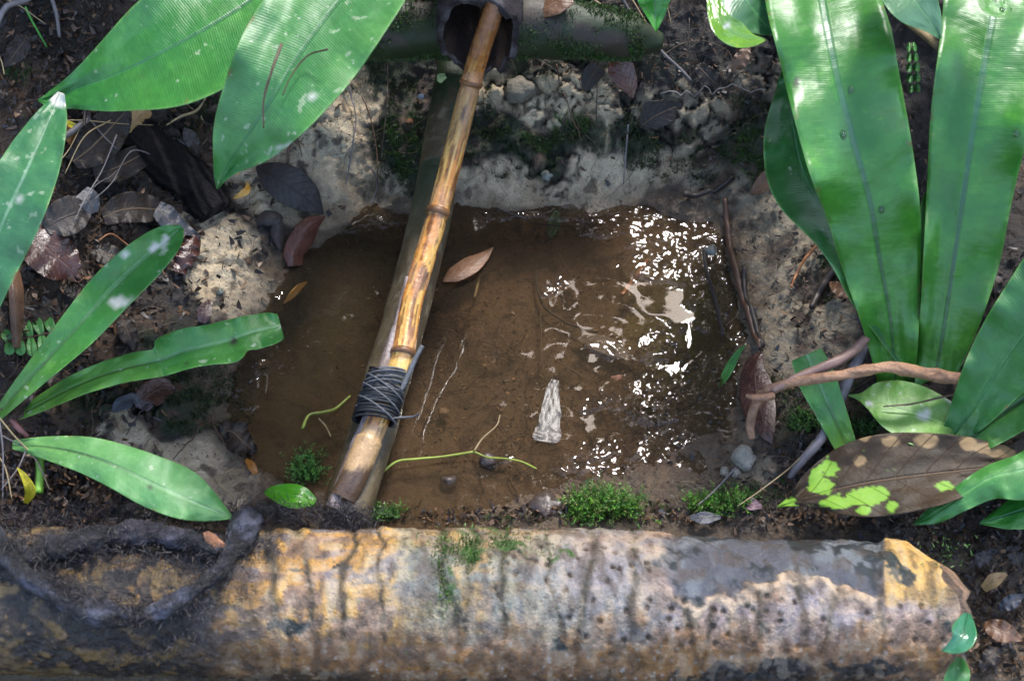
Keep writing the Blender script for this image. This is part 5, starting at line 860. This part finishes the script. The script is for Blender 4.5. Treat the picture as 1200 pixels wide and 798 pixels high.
twig('rootlet', [(376, 503), (384, 512), (390, 524)], [.001, .0006], M_straw, None, parent=v2, up=.02)

# added film standing in for a water glint, pebbles, flakes
M_film = mat_plain('glassy_film', (.12, .10, .085), .42, (.05, .042, .03), scale=130, bd=.0005, spec=1.0); M_film.node_tree.nodes['Principled BSDF'].inputs['Alpha'].default_value = .3
tag(leaf('glint_film', [(652, 445, 3, 7, .004), (649, 458, 6, 9, .0038), (646, 480, 11, 12, .0035), (643, 500, 14, 14, .003), (641, 512, 15, 16, .0026), (640, 518, 9, 14, .0024)], M_film, n=40, nv=15, wave=.0006, fold=0, roll=.07, seed=2, ragged=.25, thick=.0003), 'pale glassy film added as a glint in the middle of the pool', 'glint film')
def pebble(px, py, r, mat, label, seed, up=0.002, sq=.7, name='pebble', cat='pebble'):
    c = onground([(px, py)], up)[0]; gg = np.random.RandomState(seed); V = []; F = []; a_, b_ = 14, 9
    for i in range(b_):
        for j in range(a_):
            p_ = math.pi * (i + .5) / b_; t_ = 2 * math.pi * j / a_; d = np.array([math.sin(p_) * math.cos(t_), math.sin(p_) * math.sin(t_), math.cos(p_) * sq]); rr_ = r * .00088 * (1 + .55 * (fbm(np.array(d[0] * 1.7 + 5 + seed), np.array(d[1] * 1.7 + d[2] * 2), seed, 3) - .5) * 2); V.append(c + d * rr_)
    for i in range(b_ - 1):
        for j in range(a_): F.append((i * a_ + j, (i + 1) * a_ + j, (i + 1) * a_ + (j + 1) % a_, i * a_ + (j + 1) % a_))
    F.append(tuple(range(a_))); F.append(tuple((b_ - 1) * a_ + j for j in range(a_))[::-1]); return tag(mesh(name, V, F, mat), label, cat)
Pb1 = mat_plain('tan_pebble', (.30, .19, .12), .4, scale=260, bd=.002); Pb2 = mat_plain('grey_pebble', (.16, .17, .14), .35, scale=260); Pb3 = mat_plain('cream_clod', (.40, .36, .28), .6, scale=300, bd=.004); Pb4 = mat_plain('dark_pebble', (.07, .05, .04), .3, scale=260)
pebble(520, 489, 7, Pb1, 'pinkish pebble on the brown bed right of the lashing', 1, up=.012); pebble(571, 545, 10, Pb4, 'dark wet clod beside the green runner', 2, up=.012); pebble(526, 567, 10, Pb4, 'brown glistening clod below the green runner', 3, up=.006)
pebble(872, 541, 15, Pb3, 'pale crumbly clod near the right end of the front shore', 4, up=.004); pebble(850, 553, 6, Pb3, 'small cream pebble left of the pale crumbly clod', 5); pebble(862, 556, 6, Pb3, 'small cream pebble just below the pale crumbly clod', 6)
pebble(640, 214, 8, Pb2, 'smooth dark grey pebble on the pale back shore', 7, up=.008); pebble(259, 347, 5, Pb2, 'small round grey pebble on the left clay shelf', 8, up=.006); pebble(309, 428, 8, Pb1, 'wet tan pebble at the left waterline', 9, up=.004)
pebble(832, 298, 9, Pb2, 'greenish pebble in the sparkling shallows', 10, up=.006); pebble(642, 592, 20, Pb4, 'low brown wet clod left of the bright front moss', 11, up=.0, sq=.4, name='clod', cat='clod'); pebble(610, 105, 21, mat_plain('clay_clod', (.21, .185, .14), .6, scale=300, bd=.004), 'large round clay clod right of the bamboo near the pipe', 12, up=.002, sq=.8, name='clod', cat='clod')
chip(722, 458, 8, 4, M_orange, 'orange brown flake near the ripples', 'flake', 'bark_flake', up=.026, seed=12); chip(480, 150, 6, 4, M_orange, 'tiny orange flake on the moss left of the pole', 'flake', 'bark_flake', up=.006, seed=14)
chip(494, 118, 6, 4, D_blue if False else mat_plain('bluish_flake', (.2, .22, .28), .4), 'bluish flake in the moss left of the pole', 'flake', 'leaf_scrap', up=.008, seed=16)

# ------------------------------------------------------------------ moss and crumbs
def tuft(cx_, cy_, rx_, ry_, k, ln, label, cols):
    a = g.uniform(0, 6.283, k); r_ = np.sqrt(g.uniform(0, 1, k)); P = onground(np.stack([cx_ + np.cos(a) * r_ * rx_, cy_ + np.sin(a) * r_ * ry_], 1), 0)
    V, F, C_ = sprigs(P, np.array([0, -.1, 1.]), k * 2, ln, cols, .45); return tag(mesh('moss_tuft', V, F, M_moss, col=C_, wet=np.full(len(V), .3)), label, 'moss')
BR = [(.05, .15, .015), (.09, .22, .02), (.03, .09, .012), (.10, .12, .03)]
tuft(708, 597, 44, 13, 260, .026, 'bright feathery moss tuft in the middle of the front shore', BR); tuft(842, 592, 38, 10, 170, .018, 'smaller bright moss tuft right of the middle one', BR)
tuft(440, 603, 34, 8, 130, .014, 'low green moss at the foot of the poles', [(.06, .14, .02), (.04, .09, .02)]); tuft(360, 552, 18, 20, 90, .020, 'fine feathery moss left of the poles', [(.07, .18, .03), (.04, .11, .02)])
tuft(940, 495, 16, 12, 60, .012, 'small moss patch behind the narrow frond', [(.06, .14, .02), (.04, .09, .02)]); tuft(1010, 500, 16, 10, 60, .012, 'moss patch left of the yellow green leaf', [(.05, .12, .02), (.03, .07, .02)])
moss_on([(475, 175, 38, 62), (600, 178, 72, 34), (680, 168, 36, 24), (745, 165, 38, 36), (450, 96, 40, 24), (880, 170, 38, 56), (800, 190, 50, 30), (560, 140, 30, 40)], 1.6, .007, MOSSD, 'bank_moss', kind='stuff')
moss_on([(215, 440, 62, 58), (240, 485, 60, 26), (160, 180, 66, 30), (975, 300, 18, 60), (110, 480, 30, 18), (240, 130, 50, 30), (930, 470, 50, 40), (1000, 480, 40, 40)], 1.1, .007, MOSSD + [(.05, .09, .015)], 'bank_moss', kind='stuff')
moss_on([(470, 160, 24, 30), (482, 195, 22, 22), (620, 170, 36, 14), (670, 150, 22, 16), (880, 190, 20, 30), (20, 80, 16, 20), (160, 200, 30, 12)], 1.6, .008, [(.045, .12, .018), (.025, .06, .012), (.05, .1, .02)], 'bright_bank_moss', kind='stuff')
moss_on([(720, 600, 75, 13), (850, 598, 55, 12), (610, 607, 60, 5), (450, 606, 50, 6), (900, 575, 30, 16)], 1.6, .005, [(.03, .09, .012), (.05, .12, .018), (.02, .05, .01), (.06, .06, .02)], 'bank_moss', kind='stuff')
# crumbs: bits of leaf, bark and root nobody could count
def crumbs(regs, k, s0, s1, cols, name, up=.001, flat=.35, wetv=.5):
    q = np.concatenate([np.stack([g.normal(x, rx, int(k * w_)), g.normal(y, ry, int(k * w_))], 1) for x, y, rx, ry, w_ in regs]); P = onground(q, up); n_ = len(P)
    a = g.uniform(0, 6.283, n_); D = np.stack([np.cos(a), np.sin(a) * .8, g.normal(0, flat, n_) + .35 * np.sin(a)], 1); l_ = g.uniform(s0, s1, n_)
    V, F = blades(P - D * l_[:, None] * .5, D, l_, l_ * g.uniform(.06, .30, n_), .35); return tag(mesh(name, V, F, M_moss, col=np.repeat(pal(n_, cols, j=.4), 5, 0), wet=np.full(len(V), wetv)), kind='stuff')
LIT = [(.03, .018, .012), (.05, .028, .016), (.018, .013, .011), (.08, .045, .025), (.035, .03, .03), (.13, .07, .035)]
crumbs([(120, 230, 90, 90, 1), (80, 400, 70, 70, .5), (200, 120, 80, 40, .4), (60, 40, 60, 60, .5), (60, 560, 50, 30, .4)], 2300, .004, .013, LIT, 'leaf_crumbs', up=.003)
crumbs([(1050, 300, 90, 120, 1), (950, 540, 60, 40, .5), (1120, 620, 70, 20, .5), (1165, 710, 30, 60, .8), (860, 100, 90, 70, .6), (700, 60, 60, 30, .3), (940, 330, 50, 80, .15)], 1300, .003, .010, LIT, 'leaf_crumbs', up=.003)
crumbs([(860, 605, 120, 7, 1), (500, 608, 120, 5, .6), (620, 600, 80, 6, .3)], 500, .003, .010, LIT, 'leaf_crumbs', up=.003)
crumbs([(560, 420, 90, 60, 1), (620, 500, 100, 50, 1), (480, 360, 40, 90, .4), (740, 480, 60, 60, .7), (600, 300, 80, 30, .5)], 1000, .0015, .006, [(.04, .022, .014), (.025, .016, .01), (.2, .12, .06), (.07, .04, .022)], 'bed_debris', up=.001, flat=.15)
crumbs([(370, 150, 60, 70, 1), (300, 280, 50, 60, .7), (230, 540, 60, 30, .6), (640, 210, 90, 30, .9), (620, 110, 80, 30, .4)], 500, .0012, .004, [(.04, .028, .02), (.09, .06, .04), (.02, .018, .016)], 'clay_specks', up=.0006, flat=.2)
def threads(regs, k, name, cols, ln=(.03, .09), r=.00035, up=.004, mat=None, under=False):
    parts = []
    for x, y, rx, ry, w_ in regs:
        for i in range(int(k * w_)):
            q = [np.array([g.normal(x, rx), g.normal(y, ry)])]; a = g.uniform(0, 6.28); L_ = g.uniform(*ln) / .00088 / 7
            for s_ in range(7): a += g.normal(0, .35); q.append(q[-1] + np.array([math.cos(a), math.sin(a)]) * L_)
            P = onground(crom(np.array(q), 14), up); P[:, 2] = np.convolve(np.pad(P[:, 2], 2, 'edge'), np.ones(5) / 5, 'valid') + .001
            if under: P[:, 2] = np.minimum(P[:, 2], -.0025)
            V, F = tube(P, np.linspace(r, r * .5, 14), 3, caps=False); c = np.repeat(pal(1, cols), len(V), 0); parts.append((V, F, c))
    V, F, C_ = cat_parts(parts); return tag(mesh(name, V, F, mat or M_moss, col=C_, wet=np.full(len(V), .4)), kind='stuff')
threads([(120, 200, 80, 80, 1), (60, 450, 50, 60, .4), (480, 150, 60, 60, .35), (720, 120, 90, 70, 1), (950, 330, 60, 90, .6), (1130, 400, 50, 120, .4), (900, 560, 60, 25, .3), (300, 200, 60, 60, .15)], 90, 'root_hairs', [(.05, .032, .022), (.12, .08, .05), (.2, .15, .1), (.025, .018, .015)])
threads([(620, 430, 90, 80, 1), (380, 420, 40, 60, .3), (520, 410, 35, 60, .8), (760, 510, 60, 30, .6), (680, 560, 60, 20, .5)], 60, 'bed_hairs', [(.03, .02, .012), (.05, .03, .02), (.015, .01, .007)], up=.002, r=.0005, ln=(.015, .06), mat=M_char, under=True)

# ------------------------------------------------------------------ drops lying on the fronds
bpy.context.view_layer.update(); dg = bpy.context.evaluated_depsgraph_get()
m, n, b, N, L = nt('water_drop'); b.inputs['Base Color'].default_value = (1, 1, 1, 1); b.inputs['Roughness'].default_value = .02; b.inputs['IOR'].default_value = 1.33; b.inputs['Transmission Weight'].default_value = 1
for x, y, r_, lb in ((997, 106, 3.2, 'clear drop near the midrib high on the left upright frond'), (988, 158, 4, 'widest clear drop on the left upright frond'), (1033, 246, 3.5, 'lowest clear drop beside the midrib of the left upright frond'), (1191, 156, 4.5, 'clear drop at the right side of the right upright frond'), (1174, 12, 3, 'clear drop on the round dark leaf tip at the top right')):
    d = rays(x, y); d = d / np.linalg.norm(d); ok, loc, nr, _, ob, _ = S.ray_cast(dg, tuple(CAM), tuple(d))
    if ok:
        nr = np.array(nr); nr = nr * (-1 if nr @ d > 0 else 1); e1_ = np.cross(nr, [1, 0, .1]); e1_ /= np.linalg.norm(e1_); e2_ = np.cross(nr, e1_); V = []; F = []
        for i in range(7):
            for j in range(14): p_ = math.pi / 2 * (i + .3) / 6.5; V.append(np.array(loc) + nr * (math.cos(p_) * r_ * .0005 + .0004) + (e1_ * math.cos(j * .4488) * 1.3 + e2_ * math.sin(j * .4488)) * math.sin(p_) * r_ * .00085)
        for i in range(6):
            for j in range(14): F.append((i * 14 + j, (i + 1) * 14 + j, (i + 1) * 14 + (j + 1) % 14, i * 14 + (j + 1) % 14))
        F.append(tuple(range(14))[::-1]); F.append(tuple(84 + j for j in range(14))); tag(mesh('water_drop', V, F, m), lb, 'water drop', 'drops of water on the fronds')

# bubbles caught in the ripples: many, tiny, all at the right of the pool
M_bub = bpy.data.materials.new('bubble_film'); M_bub.use_nodes = True; n = M_bub.node_tree; n.nodes.remove(n.nodes['Principled BSDF'])
t_ = n.nodes.new('ShaderNodeBsdfTransparent'); t_.inputs[0].default_value = (.93, .93, .92, 1); g_ = n.nodes.new('ShaderNodeBsdfGlossy'); g_.inputs['Roughness'].default_value = .03; f_ = n.nodes.new('ShaderNodeFresnel'); f_.inputs[0].default_value = 1.4; x_ = n.nodes.new('ShaderNodeMixShader')
n.links.new(f_.outputs[0], x_.inputs[0]); n.links.new(t_.outputs[0], x_.inputs[1]); n.links.new(g_.outputs[0], x_.inputs[2]); n.links.new(x_.outputs[0], n.nodes['Material Output'].inputs[0])
V = []; F = []
for cx_, cy_, sx_, sy_, k in ((780, 388, 12, 8, 12), (782, 408, 8, 5, 7), (812, 432, 10, 12, 10), (760, 450, 26, 10, 16), (790, 482, 20, 12, 16), (845, 500, 14, 22, 20), (805, 520, 30, 10, 16), (760, 300, 26, 12, 12), (800, 270, 20, 10, 8), (705, 405, 14, 6, 8), (577, 545, 7, 3, 6), (845, 330, 8, 16, 8), (655, 330, 5, 4, 4), (735, 560, 30, 8, 10), (295, 440, 6, 18, 7)):
    for i in range(k):
        c = at(g.normal(cx_, sx_), g.normal(cy_, sy_), .0); r_ = g.uniform(.0012, .0038); o0 = len(V)
        if H(c[0], c[1]) > -.001: continue
        for a_ in range(6):
            for b_ in range(14): p_ = math.pi / 2 * (a_ + .4) / 5.4; V.append(c + [r_ * math.sin(p_) * math.cos(b_ * .4488), r_ * math.sin(p_) * math.sin(b_ * .4488), r_ * .8 * math.cos(p_) + .0003])
        for a_ in range(5):
            for b_ in range(14): F.append((o0 + a_ * 14 + b_, o0 + (a_ + 1) * 14 + b_, o0 + (a_ + 1) * 14 + (b_ + 1) % 14, o0 + a_ * 14 + (b_ + 1) % 14))
        F.append(tuple(o0 + b_ for b_ in range(14))[::-1])
tag(mesh('water_bubbles', V, F, M_bub), kind='stuff')
